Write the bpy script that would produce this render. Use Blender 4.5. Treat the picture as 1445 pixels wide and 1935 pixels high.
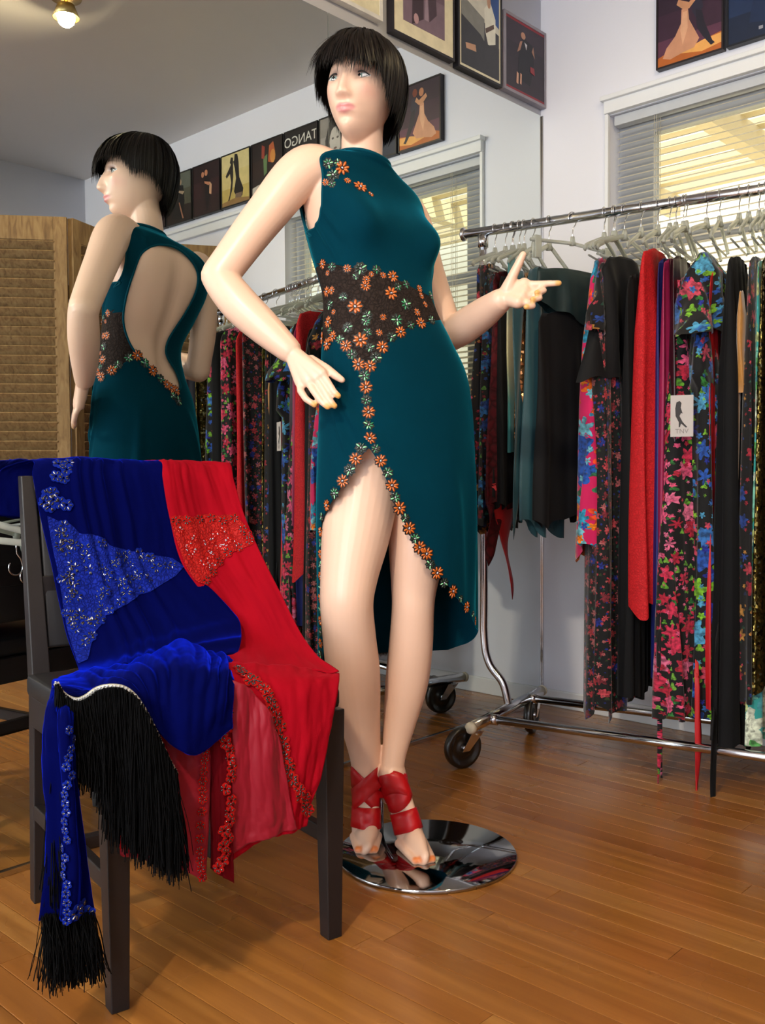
import bpy, bmesh, math, random
import numpy as np
from mathutils import Vector, Matrix, noise as mnoise
from mathutils.bvhtree import BVHTree

random.seed(7); RNG = np.random.default_rng(7)
SC = bpy.context.scene
COL = SC.collection
for o in list(bpy.data.objects): bpy.data.objects.remove(o)

# ------------------------------------------------------------------ camera
W, H, FPX = 1445.0, 1935.0, 1793.84
YAW, PITCH, ROLL = math.radians(46.928), math.radians(-2.1726), math.radians(-0.39)
CAM = np.array([-2.9607, -1.9598, 0.85])
_fw = np.array([math.sin(YAW)*math.cos(PITCH), math.cos(YAW)*math.cos(PITCH), math.sin(PITCH)])
_rt = np.array([math.cos(YAW), -math.sin(YAW), 0.0]); _up = np.cross(_rt, _fw)
_r = _rt*math.cos(ROLL)+_up*math.sin(ROLL); _u = -_rt*math.sin(ROLL)+_up*math.cos(ROLL)
cd = bpy.data.cameras.new('camera'); cam = bpy.data.objects.new('camera', cd); COL.objects.link(cam)
cd.sensor_fit = 'VERTICAL'; cd.sensor_height = 36.0; cd.lens = FPX/H*36.0; cd.clip_start = 0.05
m = Matrix.Identity(4)
for i in range(3):
    m[i][0], m[i][1], m[i][2], m[i][3] = _r[i], _u[i], -_fw[i], CAM[i]
cam.matrix_world = m
SC.camera = cam

# ------------------------------------------------------------------ world, daylight, exposure
wd = bpy.data.worlds.new('world'); SC.world = wd; wd.use_nodes = True
bg = wd.node_tree.nodes['Background']
bg.inputs['Color'].default_value = (0.93, 0.95, 1.0, 1); bg.inputs['Strength'].default_value = 1.9
def area(name, loc, aim, sx, sy, power, color):
    l = bpy.data.lights.new(name, 'AREA'); l.shape = 'RECTANGLE'; l.size = sx; l.size_y = sy
    l.energy = power; l.color = color
    o = bpy.data.objects.new(name, l); COL.objects.link(o); o.location = loc
    o.rotation_euler = (Vector(aim)-Vector(loc)).to_track_quat('-Z', 'Y').to_euler()
    return o
# fill area light added in the unseen left opening to brighten the room
area('fill_light_left', (-5.1, -1.75, 1.35), (0, -1.2, 1.1), 1.9, 2.0, 84, (0.84, 0.92, 1.0))
sun = bpy.data.lights.new('sun', 'SUN'); sun.energy = 8.5; sun.angle = 0.02; sun.color = (1.0, 0.95, 0.84)
so = bpy.data.objects.new('sun', sun); COL.objects.link(so); so.rotation_euler = Vector((.30, -.58, -.76)).to_track_quat('-Z', 'Y').to_euler()
vs = SC.view_settings
vs.view_transform = 'Standard'; vs.look = 'None'; vs.gamma = 1.0; vs.exposure = 0.0
vs.use_curve_mapping = False

# ------------------------------------------------------------------ pixel helpers (only turn measured points into world points)
def ray(u, v): return _fw+_r*((u-W/2)/FPX)-_u*((v-H/2)/FPX)
def P(u, v, D): return CAM+ray(u, v)*D
def on_plane(u, v, p0, n):
    d = ray(u, v); n = np.asarray(n, float); return CAM+d*(np.dot(np.asarray(p0)-CAM, n)/np.dot(d, n))
def onz(u, v, z): return on_plane(u, v, (0, 0, z), (0, 0, 1))
def proj(p):
    q = np.asarray(p)-CAM; d = q@_fw
    return np.array([W/2+FPX*(q@_r)/d, H/2-FPX*(q@_u)/d])

# ------------------------------------------------------------------ scene helpers
def tag(o, label=None, cat=None, group=None, kind=None):
    if label: o['label'] = label
    if cat: o['category'] = cat
    if group: o['group'] = group
    if kind: o['kind'] = kind
    return o
def empty(name, loc=(0, 0, 0), label=None, cat=None, group=None, kind=None, rotz=0):
    o = bpy.data.objects.new(name, None); COL.objects.link(o)
    o.location = loc; o.rotation_euler = (0, 0, rotz); o.empty_display_size = 0.05
    return tag(o, label, cat, group, kind)
def mesh(name, V, F, uv=None, smooth=True):
    me = bpy.data.meshes.new(name)
    V = np.asarray(V, float)
    me.from_pydata(V.tolist(), [], [list(map(int, f)) for f in F])
    if uv is not None:
        uv = np.asarray(uv, float); l = me.uv_layers.new(name='UVMap')
        idx = np.empty(len(me.loops), np.int32); me.loops.foreach_get('vertex_index', idx)
        l.data.foreach_set('uv', uv[idx].astype(np.float32).ravel())
    if smooth: me.polygons.foreach_set('use_smooth', [True]*len(me.polygons))
    me.update()
    return me
def link(name, me, mat=None, parent=None, loc=None, world=True):
    """link a mesh; vertices are world coordinates, so parts of an empty get its inverse offset"""
    o = bpy.data.objects.new(name, me); COL.objects.link(o)
    if mat is not None and len(me.materials) == 0: me.materials.append(mat)
    if parent is not None:
        o.parent = parent
        if world:
            o.matrix_parent_inverse = wmat(parent).inverted()
    if loc is not None: o.location = loc
    return o
def wmat(o):
    mm = Matrix.LocRotScale(o.location, o.rotation_euler, o.scale)
    return (wmat(o.parent) @ o.matrix_parent_inverse @ mm) if o.parent else mm
def obj(name, V, F, mat, parent=None, uv=None, smooth=True, **k):
    o = link(name, mesh(name, V, F, uv, smooth), mat, parent)
    return tag(o, **k) if k else o
def catm(pts, n):
    """Catmull-Rom through rows of pts (k,d) sampled at n points per unit parameter array t in [0,k-1]"""
    pts = np.asarray(pts, float); k = len(pts)
    t = np.linspace(0, k-1, n) if np.isscalar(n) else np.asarray(n, float)
    i = np.clip(np.floor(t).astype(int), 0, k-2); f = (t-i)[:, None]
    p1, p2 = pts[i], pts[i+1]
    p0 = np.where((i > 0)[:, None], pts[np.maximum(i-1, 0)], 2*p1-p2)
    p3 = np.where((i+2 < k)[:, None], pts[np.minimum(i+2, k-1)], 2*p2-p1)
    return 0.5*((2*p1)+(-p0+p2)*f+(2*p0-5*p1+4*p2-p3)*f**2+(-p0+3*p1-3*p2+p3)*f**3)
def grid_faces(nr, nc, closed=False):
    F = []
    cc = nc if closed else nc-1
    for i in range(nr-1):
        for j in range(cc):
            a = i*nc+j; b = i*nc+(j+1) % nc
            F.append((a, b, b+nc, a+nc))
    return F
def tube(pts, rad, n=10, cap=True, flat=1.0, flatdir=None):
    pts = np.asarray(pts, float); k = len(pts)
    rad = np.full(k, rad) if np.isscalar(rad) else np.asarray(rad, float)
    T = np.gradient(pts, axis=0); T /= np.maximum(np.linalg.norm(T, axis=1), 1e-9)[:, None]
    ref = np.array(flatdir, float) if flatdir is not None else (np.array([0, 0, 1.]) if abs(T[0][2]) < .9 else np.array([1., 0, 0]))
    V = []
    N = ref-T[0]*np.dot(ref, T[0]); N /= np.linalg.norm(N)
    for i in range(k):
        N = N-T[i]*np.dot(N, T[i]); N /= np.linalg.norm(N); B = np.cross(T[i], N)
        a = np.arange(n)*2*math.pi/n
        V.append(pts[i]+rad[i]*(np.cos(a)[:, None]*N*flat+np.sin(a)[:, None]*B))
    V = np.concatenate(V); F = grid_faces(k, n, True)
    if cap:
        F.append(tuple(range(n))[::-1]); F.append(tuple(range((k-1)*n, k*n)))
    return V, F
def capsule(a, b, ra, rb, n=14, m_=5):
    """rounded tapered limb segment"""
    a = np.asarray(a, float); b = np.asarray(b, float); d = b-a; L = np.linalg.norm(d); d = d/L
    pts, rad = [], []
    for i in range(m_, 0, -1):
        an = i/m_*math.pi/2*0.97; pts.append(a-d*ra*math.sin(an)); rad.append(ra*math.cos(an))
    for t in np.linspace(0, 1, 6): pts.append(a+d*L*t); rad.append(ra+(rb-ra)*t)
    for i in range(1, m_+1):
        an = i/m_*math.pi/2*0.97; pts.append(b+d*rb*math.sin(an)); rad.append(rb*math.cos(an))
    return tube(pts, rad, n)
def limb(ctrl, rad, n=24, steps=40, cap=True, flat=1.0, flatdir=None):
    """smooth tapered limb through control points with rounded ends"""
    c = catm(np.c_[np.asarray(ctrl, float), np.asarray(rad, float)], steps)
    p, r = c[:, :3], c[:, 3]
    d0 = p[0]-p[1]; d0 /= np.linalg.norm(d0); d1 = p[-1]-p[-2]; d1 /= np.linalg.norm(d1)
    pre = [(p[0]+d0*r[0]*math.sin(x), r[0]*math.cos(x)) for x in (1.5, 1.2, .85, .45)]
    post = [(p[-1]+d1*r[-1]*math.sin(x), r[-1]*math.cos(x)) for x in (.45, .85, 1.2, 1.5)]
    pts = [q[0] for q in pre]+list(p)+[q[0] for q in post]
    rr = [q[1] for q in pre]+list(r)+[q[1] for q in post]
    return tube(pts, rr, n, True, flat, flatdir)
def merge(parts):
    V, F, o = [], [], 0
    for v, f in parts:
        V.append(np.asarray(v, float)); F += [tuple(i+o for i in q) for q in f]; o += len(v)
    return np.concatenate(V), F
def boxvf(x0, x1, y0, y1, z0, z1, bev=0.0):
    if bev <= 0:
        V = [(x, y, z) for z in (z0, z1) for y in (y0, y1) for x in (x0, x1)]
        return np.array(V, float), [(0, 2, 3, 1), (4, 5, 7, 6), (0, 1, 5, 4), (2, 6, 7, 3), (0, 4, 6, 2), (1, 3, 7, 5)]
    bm = bmesh.new(); bmesh.ops.create_cube(bm, size=1)
    for v in bm.verts: v.co = Vector(((x0+x1)/2+v.co.x*(x1-x0), (y0+y1)/2+v.co.y*(y1-y0), (z0+z1)/2+v.co.z*(z1-z0)))
    bmesh.ops.bevel(bm, geom=list(bm.edges), offset=bev, segments=2, affect='EDGES', profile=0.6)
    bm.verts.index_update()
    V = np.array([v.co[:] for v in bm.verts]); F = [tuple(v.index for v in f.verts) for f in bm.faces]; bm.free()
    return V, F
def xf(VF, M):
    V, F = VF; V = np.asarray(V, float); M = np.array(M)
    return V@M[:3, :3].T+M[:3, 3], F
def lathe(prof, n=32, cap=True):
    """profile of (r,z)"""
    V = []
    for r, z in prof:
        for k in range(n):
            a = 2*math.pi*k/n; V.append((r*math.cos(a), r*math.sin(a), z))
    F = grid_faces(len(prof), n, True)
    if cap: F.append(tuple(range(n))[::-1]); F.append(tuple(range((len(prof)-1)*n, len(prof)*n)))
    return np.array(V), F
def sharp(o, ang=35):
    me = o.data
    me.polygons.foreach_set('use_smooth', [True]*len(me.polygons))
    me.set_sharp_from_angle(angle=math.radians(ang))
    return o
def fbm(p, s=1.0, o=3):
    return mnoise.fractal(Vector(p)*s, 1.0, 2.0, o)

# ------------------------------------------------------------------ materials
def hexc(h):
    c = [int(h[i:i+2], 16)/255 for i in (0, 2, 4)]
    return tuple((x/12.92 if x <= .04045 else ((x+.055)/1.055)**2.4) for x in c)+(1,)
class NT:
    def __init__(s, name):
        s.m = bpy.data.materials.new(name); s.m.use_nodes = True; s.t = s.m.node_tree; s.b = s.t.nodes['Principled BSDF']
    def n(s, typ, **k):
        q = s.t.nodes.new(typ)
        for a, b in k.items():
            if a.startswith('i_'):
                key = a[2:].replace('_', ' ')
                q.inputs[int(key) if key.isdigit() else key].default_value = b
            else: setattr(q, a, b)
        return q
    def l(s, a, b): s.t.links.new(a, b)
    def math(s, op, a, b=None, clamp=False):
        q = s.n('ShaderNodeMath', operation=op); q.use_clamp = clamp
        for i, x in enumerate((a, b)):
            if x is None: continue
            if isinstance(x, (int, float)): q.inputs[i].default_value = x
            else: s.l(x, q.inputs[i])
        return q.outputs[0]
    def mix(s, fac, a, b):
        q = s.n('ShaderNodeMix', data_type='RGBA')
        for i, x in ((0, fac), (6, a), (7, b)):
            if isinstance(x, (int, float, tuple)): q.inputs[i].default_value = x
            else: s.l(x, q.inputs[i])
        return q.outputs[2]
    def ramp(s, fac, stops, interp='LINEAR'):
        q = s.n('ShaderNodeValToRGB'); q.color_ramp.interpolation = interp; e = q.color_ramp.elements
        while len(e) < len(stops): e.new(0.5)
        for x, (p, c) in zip(e, stops): x.position = p; x.color = c
        s.l(fac, q.inputs[0]); return q.outputs[0]
    def bump(s, h, strength=0.3, dist=0.01):
        q = s.n('ShaderNodeBump'); q.inputs['Strength'].default_value = strength; q.inputs['Distance'].default_value = dist
        s.l(h, q.inputs['Height']); s.l(q.outputs[0], s.b.inputs['Normal'])
    def set(s, **k):
        for a, v in k.items(): s.b.inputs[a.replace('_', ' ')].default_value = v
        return s
def plain(name, c, rough=0.5, metal=0.0, spec=0.5, var=0.06, scale=30, coat=0.0, bump=0.0, **k):
    t = NT(name); col = hexc(c) if isinstance(c, str) else c
    tc = t.n('ShaderNodeTexCoord'); no = t.n('ShaderNodeTexNoise', i_Scale=scale, i_Detail=3.0)
    t.l(tc.outputs['Object'], no.inputs['Vector'])
    lo = tuple(x*(1-var) for x in col[:3])+(1,); hi = tuple(min(1, x*(1+var)) for x in col[:3])+(1,)
    t.l(t.mix(no.outputs[0], lo, hi), t.b.inputs['Base Color'])
    t.set(Roughness=rough, Metallic=metal, Specular_IOR_Level=spec, Coat_Weight=coat, **k)
    if bump: t.bump(no.outputs[0], bump, 0.003)
    return t.m
def velvet(name, c, sheen_c, sheen=1.0, rough=0.9, srough=0.35, spec=0.03):
    t = NT(name); tc = t.n('ShaderNodeTexCoord')
    no = t.n('ShaderNodeTexNoise', i_Scale=6.0, i_Detail=4.0, i_Roughness=.6); t.l(tc.outputs['Object'], no.inputs['Vector'])
    a = hexc(c); lo = tuple(x*.75 for x in a[:3])+(1,); hi = tuple(min(1, x*1.25) for x in a[:3])+(1,)
    t.l(t.mix(no.outputs[0], lo, hi), t.b.inputs['Base Color'])
    t.set(Roughness=rough, Specular_IOR_Level=spec, Sheen_Weight=sheen, Sheen_Roughness=srough, Sheen_Tint=hexc(sheen_c))
    n2 = t.n('ShaderNodeTexNoise', i_Scale=900.0, i_Detail=1.0); t.l(tc.outputs['Object'], n2.inputs['Vector'])
    t.bump(n2.outputs[0], 0.25, 0.001)
    return t.m
def floral(name, bg, palette, leaf=('4f9a35', '2c6a3a'), scale=14, size=0.42, leafsize=0.26, seed=0.0, bg2=None, sheen=0.2):
    """printed cloth: flowers with wavy petals and leaves on a plain ground (print only)"""
    t = NT(name); tc = t.n('ShaderNodeTexCoord')
    mp = t.n('ShaderNodeMapping'); mp.inputs['Location'].default_value = (seed*3.17, seed*1.71, 0); t.l(tc.outputs['UV'], mp.inputs['Vector'])
    wn = t.n('ShaderNodeTexNoise', i_Scale=scale*3.0, i_Detail=2.0); t.l(mp.outputs[0], wn.inputs['Vector'])
    cur = hexc(bg) if not bg2 else t.mix(wn.outputs[0], hexc(bg), hexc(bg2))
    for layer, (cols, sc_, th, petals, off) in enumerate(((leaf, scale*1.35, leafsize, 3, 5.3), (palette, scale, size, 6, 0.0), (palette[::-1], scale*1.9, size*.55, 5, 9.1))):
        ad = t.n('ShaderNodeVectorMath', operation='ADD'); ad.inputs[1].default_value = (off, off*.7, 0); t.l(mp.outputs[0], ad.inputs[0])
        vo = t.n('ShaderNodeTexVoronoi', voronoi_dimensions='2D', i_Scale=sc_, i_Randomness=.95); t.l(ad.outputs[0], vo.inputs['Vector'])
        scl = t.n('ShaderNodeVectorMath', operation='SCALE'); scl.inputs['Scale'].default_value = sc_; t.l(ad.outputs[0], scl.inputs[0])
        ps = t.n('ShaderNodeVectorMath', operation='SCALE'); ps.inputs['Scale'].default_value = sc_; t.l(vo.outputs['Position'], ps.inputs[0])
        sb = t.n('ShaderNodeVectorMath', operation='SUBTRACT'); t.l(scl.outputs[0], sb.inputs[0]); t.l(ps.outputs[0], sb.inputs[1])
        sx = t.n('ShaderNodeSeparateXYZ'); t.l(sb.outputs[0], sx.inputs[0])
        an = t.math('ARCTAN2', sx.outputs[1], sx.outputs[0])
        wob = t.math('MULTIPLY', t.math('SINE', t.math('MULTIPLY', an, float(petals))), th*.28)
        wob2 = t.math('MULTIPLY', t.math('SUBTRACT', wn.outputs[0], .5), th*1.3)
        rad = t.math('ADD', t.math('ADD', vo.outputs['Distance'], wob), wob2)
        sc = t.n('ShaderNodeSeparateColor'); t.l(vo.outputs['Color'], sc.inputs[0])
        th2 = t.math('MULTIPLY', t.math('ADD', t.math('MULTIPLY', sc.outputs[1], .8), .5), th)
        msk = t.math('LESS_THAN', rad, th2)
        nn = len(cols); pal = t.ramp(sc.outputs[0], [(i/nn, hexc(c)) for i, c in enumerate(cols)], 'CONSTANT')
        dk = t.n('ShaderNodeVectorMath', operation='SCALE'); dk.inputs['Scale'].default_value = .28; t.l(pal, dk.inputs[0])
        dn = t.n('ShaderNodeTexNoise', i_Scale=sc_*5.0, i_Detail=3.0); t.l(ad.outputs[0], dn.inputs['Vector'])
        sh = t.mix(t.math('MULTIPLY', t.math('SUBTRACT', dn.outputs[0], .38, True), 4.0, True), pal, dk.outputs[0])
        pe = sh
        cur = t.mix(msk, cur, pe)
    t.l(cur, t.b.inputs['Base Color'])
    t.set(Roughness=.75, Specular_IOR_Level=.25, Sheen_Weight=sheen)
    return t.m
def lacecloth(name, c1, c2, scale=60, rough=.7, metal=0.0, spec=.3, bump=.5):
    t = NT(name); tc = t.n('ShaderNodeTexCoord')
    vo = t.n('ShaderNodeTexVoronoi', feature='DISTANCE_TO_EDGE', i_Scale=scale); no = t.n('ShaderNodeTexNoise', i_Scale=scale*.5, i_Detail=5.0)
    wv = t.n('ShaderNodeVectorMath', operation='ADD'); t.l(tc.outputs['Object'], no.inputs['Vector'])
    mx = t.n('ShaderNodeVectorMath', operation='SCALE'); mx.inputs['Scale'].default_value = .02; t.l(no.outputs[1], mx.inputs[0])
    t.l(tc.outputs['Object'], wv.inputs[0]); t.l(mx.outputs[0], wv.inputs[1]); t.l(wv.outputs[0], vo.inputs['Vector'])
    f = t.math('MULTIPLY', t.math('ADD', vo.outputs[0], t.math('MULTIPLY', no.outputs[0], .25)), 3.0, True)
    t.l(t.mix(f, hexc(c1), hexc(c2)), t.b.inputs['Base Color'])
    t.set(Roughness=rough, Metallic=metal, Specular_IOR_Level=spec)
    t.bump(f, bump, 0.004)
    return t.m
CHROME = plain('chrome', (0.62, 0.62, 0.64, 1), .12, 1.0, var=.03)
STEELDARK = plain('brushed_steel', (0.30, 0.30, 0.31, 1), .3, 1.0, var=.08)
BLACKRUBBER = plain('black_rubber', '15130f', .35, spec=.4)
BLACKWOOD = plain('black_stained_wood', '1d1818', .42, spec=.4, var=.2, scale=14)
CLEARPLASTIC = None
# ================================================================== ROOM
XL, YF, ZC = -5.0, -3.2, 2.61
def wallpaint(name, c):
    t = NT(name); tc = t.n('ShaderNodeTexCoord'); no = t.n('ShaderNodeTexNoise', i_Scale=3.0, i_Detail=4.0); t.l(tc.outputs['Object'], no.inputs['Vector'])
    a = hexc(c); t.l(t.mix(no.outputs[0], tuple(x*.95 for x in a[:3])+(1,), a), t.b.inputs['Base Color'])
    n2 = t.n('ShaderNodeTexNoise', i_Scale=160.0, i_Detail=2.0); t.l(tc.outputs['Object'], n2.inputs['Vector']); t.bump(n2.outputs[0], .08, .002)
    t.set(Roughness=.62, Specular_IOR_Level=.3); return t.m
WALLP = wallpaint('wall_paint', 'e4e5ee'); CEILP = wallpaint('ceiling_paint', 'ebe5e0'); TRIMP = plain('trim_paint', 'e2e4e6', .4, var=.02)
def wood_floor():
    t = NT('oak_strip_floor'); g = t.n('ShaderNodeNewGeometry'); oi = t.n('ShaderNodeObjectInfo')
    mp = t.n('ShaderNodeMapping'); mp.inputs['Scale'].default_value = (1.0, 0.055, 1.0); t.l(g.outputs['Position'], mp.inputs['Vector'])
    cb = t.n('ShaderNodeCombineXYZ'); t.l(t.math('MULTIPLY', oi.outputs['Random'], 37.0), cb.inputs[0]); t.l(t.math('MULTIPLY', oi.outputs['Random'], 11.0), cb.inputs[1])
    ad = t.n('ShaderNodeVectorMath', operation='ADD'); t.l(mp.outputs[0], ad.inputs[0]); t.l(cb.outputs[0], ad.inputs[1])
    n1 = t.n('ShaderNodeTexNoise', i_Scale=55.0, i_Detail=6.0, i_Roughness=.65, i_Distortion=.6); t.l(ad.outputs[0], n1.inputs['Vector'])
    n2 = t.n('ShaderNodeTexNoise', i_Scale=9.0, i_Detail=3.0, i_Distortion=1.2); t.l(ad.outputs[0], n2.inputs['Vector'])
    wv = t.n('ShaderNodeTexWave', i_Scale=7.0, i_Distortion=9.0, i_Detail=3.0, i_1=7.0); wv.bands_direction = 'X'; t.l(ad.outputs[0], wv.inputs['Vector'])
    base = t.ramp(oi.outputs['Random'], [(0, hexc('a9702f')), (.3, hexc('b4793a')), (.55, hexc('9c6128')), (.8, hexc('bb8442')), (1, hexc('a2642c'))])
    dark = t.mix(t.math('MULTIPLY', n1.outputs[0], .8), base, hexc('6f3f16'))
    c2 = t.mix(t.math('MULTIPLY', wv.outputs[0], .35), dark, hexc('7d4a1c'))
    c3 = t.mix(t.math('MULTIPLY', t.math('SUBTRACT', n2.outputs[0], .45, True), 1.3, True), c2, hexc('5f3212'))
    t.l(c3, t.b.inputs['Base Color'])
    n3 = t.n('ShaderNodeTexNoise', i_Scale=3.0, i_Detail=3.0); t.l(g.outputs['Position'], n3.inputs['Vector'])
    t.l(t.math('ADD', t.math('MULTIPLY', n3.outputs[0], .16), .20), t.b.inputs['Roughness'])
    t.set(Specular_IOR_Level=.5, Coat_Weight=.25, Coat_Roughness=.18); t.bump(n1.outputs[0], .06, .002); return t.m
FLOORM = wood_floor()
floor = empty('floor', (0, 0, 0), kind='structure')
obj('subfloor', *boxvf(XL, 0.0, YF, 0.006, -.05, -.0125), plain('subfloor', '3a2513', .8), floor)
PW = 0.0572
pm = mesh('plank', *boxvf(-PW/2+.0006, PW/2-.0006, -.5, .5, -.012, 0.0, .0012), smooth=False); pm.materials.append(FLOORM)
nx = int(-XL/PW)+1; rest = []
rr = random.Random(3)
for i in range(nx):
    xc = -PW/2-i*PW
    y = 0.004-rr.random()*.5; first = True; y0 = 0.004
    while y0 > YF+.01:
        L = rr.uniform(.45, 1.5) if not first else rr.uniform(.2, 1.2)
        first = False; y1 = max(y0-L, YF+.001)
        if y1-YF < .15: y1 = YF+.001
        if xc-PW/2 < XL: break
        if xc > -2.75 and y0 > -2.35:
            o = link('plank', pm, None, floor, world=False); o.location = (xc, (y0+y1)/2, 0); o.scale = (1, (y0-y1)-.0008, 1)
        else: rest.append(boxvf(xc-PW/2+.0006, xc+PW/2-.0006, y1, y0-.0008, -.012, 0))
        y0 = y1
v, f = merge(rest); tag(obj('plank_field', v, f, FLOORM, floor, smooth=False), kind='stuff')

tag(obj('ceiling', *boxvf(XL, 0.12, YF, .12, ZC, ZC+.1), CEILP), kind='structure')
tag(obj('wall_back', *boxvf(XL, 0.12, .006, .12, -.05, ZC), WALLP), kind='structure')
tag(obj('wall_front', *boxvf(XL, 0.12, YF-.1, YF, -.05, ZC), WALLP), kind='structure')
# window wall with its opening
WY0, WY1, WZ0, WZ1 = -1.42, -.272, .95, 2.083
v, f = merge([boxvf(0, .12, YF, WY0, -.05, ZC), boxvf(0, .12, WY1, .006, -.05, ZC), boxvf(0, .12, WY0, WY1, -.05, WZ0), boxvf(0, .12, WY0, WY1, WZ1, ZC)])
tag(obj('wall_right', v, f, WALLP, smooth=False), kind='structure')
# left wall (behind the photographer) with a tall opening added to admit fill light
v, f = merge([boxvf(XL-.1, XL, YF, -2.75, -.05, ZC), boxvf(XL-.1, XL, -.75, .12, -.05, ZC), boxvf(XL-.1, XL, -2.75, -.75, -.05, .3), boxvf(XL-.1, XL, -2.75, -.75, 2.4, ZC)])
tag(obj('wall_left', v, f, WALLP, smooth=False), kind='structure')
tag(obj('baseboard_right', *boxvf(-.014, 0, YF, 0.0, .0, .062, .004), TRIMP, smooth=False), kind='structure')
# head casing that runs on as a picture ledge under the row of framed prints
v, f = merge([boxvf(-.022, 0, -3.1, -.262, 2.085, 2.132, .003), boxvf(-.036, 0, -3.1, -.255, 2.126, 2.142, .003)])
tag(obj('trim_1', v, f, TRIMP, smooth=False), kind='structure')
v, f = merge([boxvf(-.014, 0, -.275, -.262, .93, 2.085, .002), boxvf(-.05, 0.02, -1.44, -.255, .915, .945, .004)])
tag(obj('trim_2', v, f, TRIMP, smooth=False), kind='structure')

# ---- window

win = empty('window_1', (.06, (WY0+WY1)/2, WZ0), kind='structure')
FR = plain('window_frame_paint', 'aeb2b8', .45, var=.03)
fr = [boxvf(.07, .115, WY1-.13, WY1, WZ0, WZ1, .004), boxvf(.07, .115, WY0, WY0+.06, WZ0, WZ1, .004),
      boxvf(.073, .112, WY0+.01, WY1-.01, WZ1-.07, WZ1-.001, .003), boxvf(.073, .112, WY0+.01, WY1-.01, WZ0+.001, WZ0+.06, .003), boxvf(.077, .108, WY0+.01, WY1-.01, 1.62, 1.665, .003)]
obj('window_frame', *merge(fr), FR, win, smooth=False)
t = NT('window_glass'); tr = t.n('ShaderNodeBsdfTransparent'); tr.inputs[0].default_value = (.96, .98, .97, 1); gl = t.n('ShaderNodeBsdfGlossy', i_Roughness=.02)
mx = t.n('ShaderNodeMixShader'); mx.inputs[0].default_value = .06; t.l(tr.outputs[0], mx.inputs[1]); t.l(gl.outputs[0], mx.inputs[2])
t.l(mx.outputs[0], t.t.nodes['Material Output'].inputs['Surface']); GLASS = t.m
for za, zb in ((WZ0+.06, 1.62), (1.665, WZ1-.07)):
    obj('pane', *boxvf(.09, .094, WY0+.06, WY1-.13, za, zb), GLASS, win, smooth=False)

# ---- venetian blind
BL = plain('blind_slat_vinyl', 'cfc9b6', .45, var=.02, Transmission_Weight=0.0)
blind = empty('venetian_blind', (.03, (WY0+WY1)/2, WZ1), 'cream venetian blind with slats tilted open in the window behind the clothes rack', 'blind')
obj('headrail', *boxvf(.012, .05, WY0+.012, WY1-.012, WZ1-.035, WZ1-.002, .003), plain('headrail_metal', 'b9bdc2', .4), blind, smooth=False)
sl = []
for k in range(7):
    a = -1+2*k/6; sl.append((a*.0125, .0014*(1-a*a)))
tilt = math.radians(27); Vs = []
for y in (WY0+.02, WY1-.02):
    for (x, z) in sl: Vs.append((x*math.cos(tilt)-z*math.sin(tilt), y, x*math.sin(tilt)+z*math.cos(tilt)))
Fs = [(i, i+1, i+8, i+7) for i in range(6)]
sm = mesh('slat', Vs, Fs); sm.materials.append(BL)
z = WZ1-.055; ns = 0
while z > WZ0+.05:
    o = link('slat', sm, None, blind, world=False); o.matrix_parent_inverse = wmat(blind).inverted(); o.location = (.03, 0, z); z -= .0222; ns += 1
obj('bottom_rail', *boxvf(.018, .042, WY0+.02, WY1-.02, WZ0+.012, WZ0+.03, .003), BL, blind, smooth=False)
CORD = plain('blind_cord', 'cfc8b4', .7)
for yy in (WY1-.16, WY1-.168, -.85, -1.3):
    for xx in (.0165, .0435): obj('ladder_cord', *tube([(xx, yy, WZ1-.03), (xx, yy, WZ0+.02)], .0009, 5), CORD, blind)

# ---- covered patio outside the window (seen through the slats)
PAT = plain('patio_plaster', 'efe9d4', .8); PATB = plain('patio_beam_paint', 'cfc09c', .7)
tag(obj('patio_ground', *boxvf(.12, 6, -5, 4, -.2, -.06), plain('patio_concrete', 'd8c8a0', .9)), 'pale sunlit concrete patio outside the window', 'ground', kind='structure')
tag(obj('patio_fence', *boxvf(3.9, 4.0, -6, 5, -.06, 5.2), PAT), 'pale yellow garden wall outside behind the blind', 'wall')
pr_ = empty('patio_roof', (1.5, -1, 2.6), 'slatted patio cover with pale beams outside the window', 'roof')
for k in range(9): obj('rafter', *boxvf(.9, 3.6, -4.5+k*.95, -4.5+k*.95+.09, 2.72, 2.86), PATB, pr_, smooth=False)
for k in range(14): obj('batten', *boxvf(.6+k*.22, .6+k*.22+.09, -4.6, 3.6, 2.86, 2.9), PATB, pr_, smooth=False)
for yy in (-4.4, 3.4): obj('post', *boxvf(3.4, 3.52, yy, yy+.12, -.06, 2.72), PATB, pr_, smooth=False)

# ---- mirror wall: large frameless sheets with a seam
t = NT('silvered_mirror'); t.set(Metallic=1.0, Roughness=.0, Base_Color=(.79, .835, .81, 1)); MIR = t.m
mir = empty('wall_mirror', (-1.6, 0, .012), 'large frameless wall mirror of tall sheets covering the wall behind the mannequin', 'mirror')
HM = 2.151
for xa, xb in ((-.0015, -1.0735), (-1.0765, -2.62), (-2.623, -4.1)):
    obj('mirror_panel', *boxvf(xb, xa, 0.0, .005, .014, HM), MIR, mir, smooth=False)
obj('bottom_channel', *boxvf(-4.1, -.0015, -.006, .0055, .0005, .0135, .001), CHROME, mir, smooth=False)
obj('corner_bead', *boxvf(-.006, -.0005, -.006, -.0005, .064, HM, .001), CHROME, mir, smooth=False)

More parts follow.
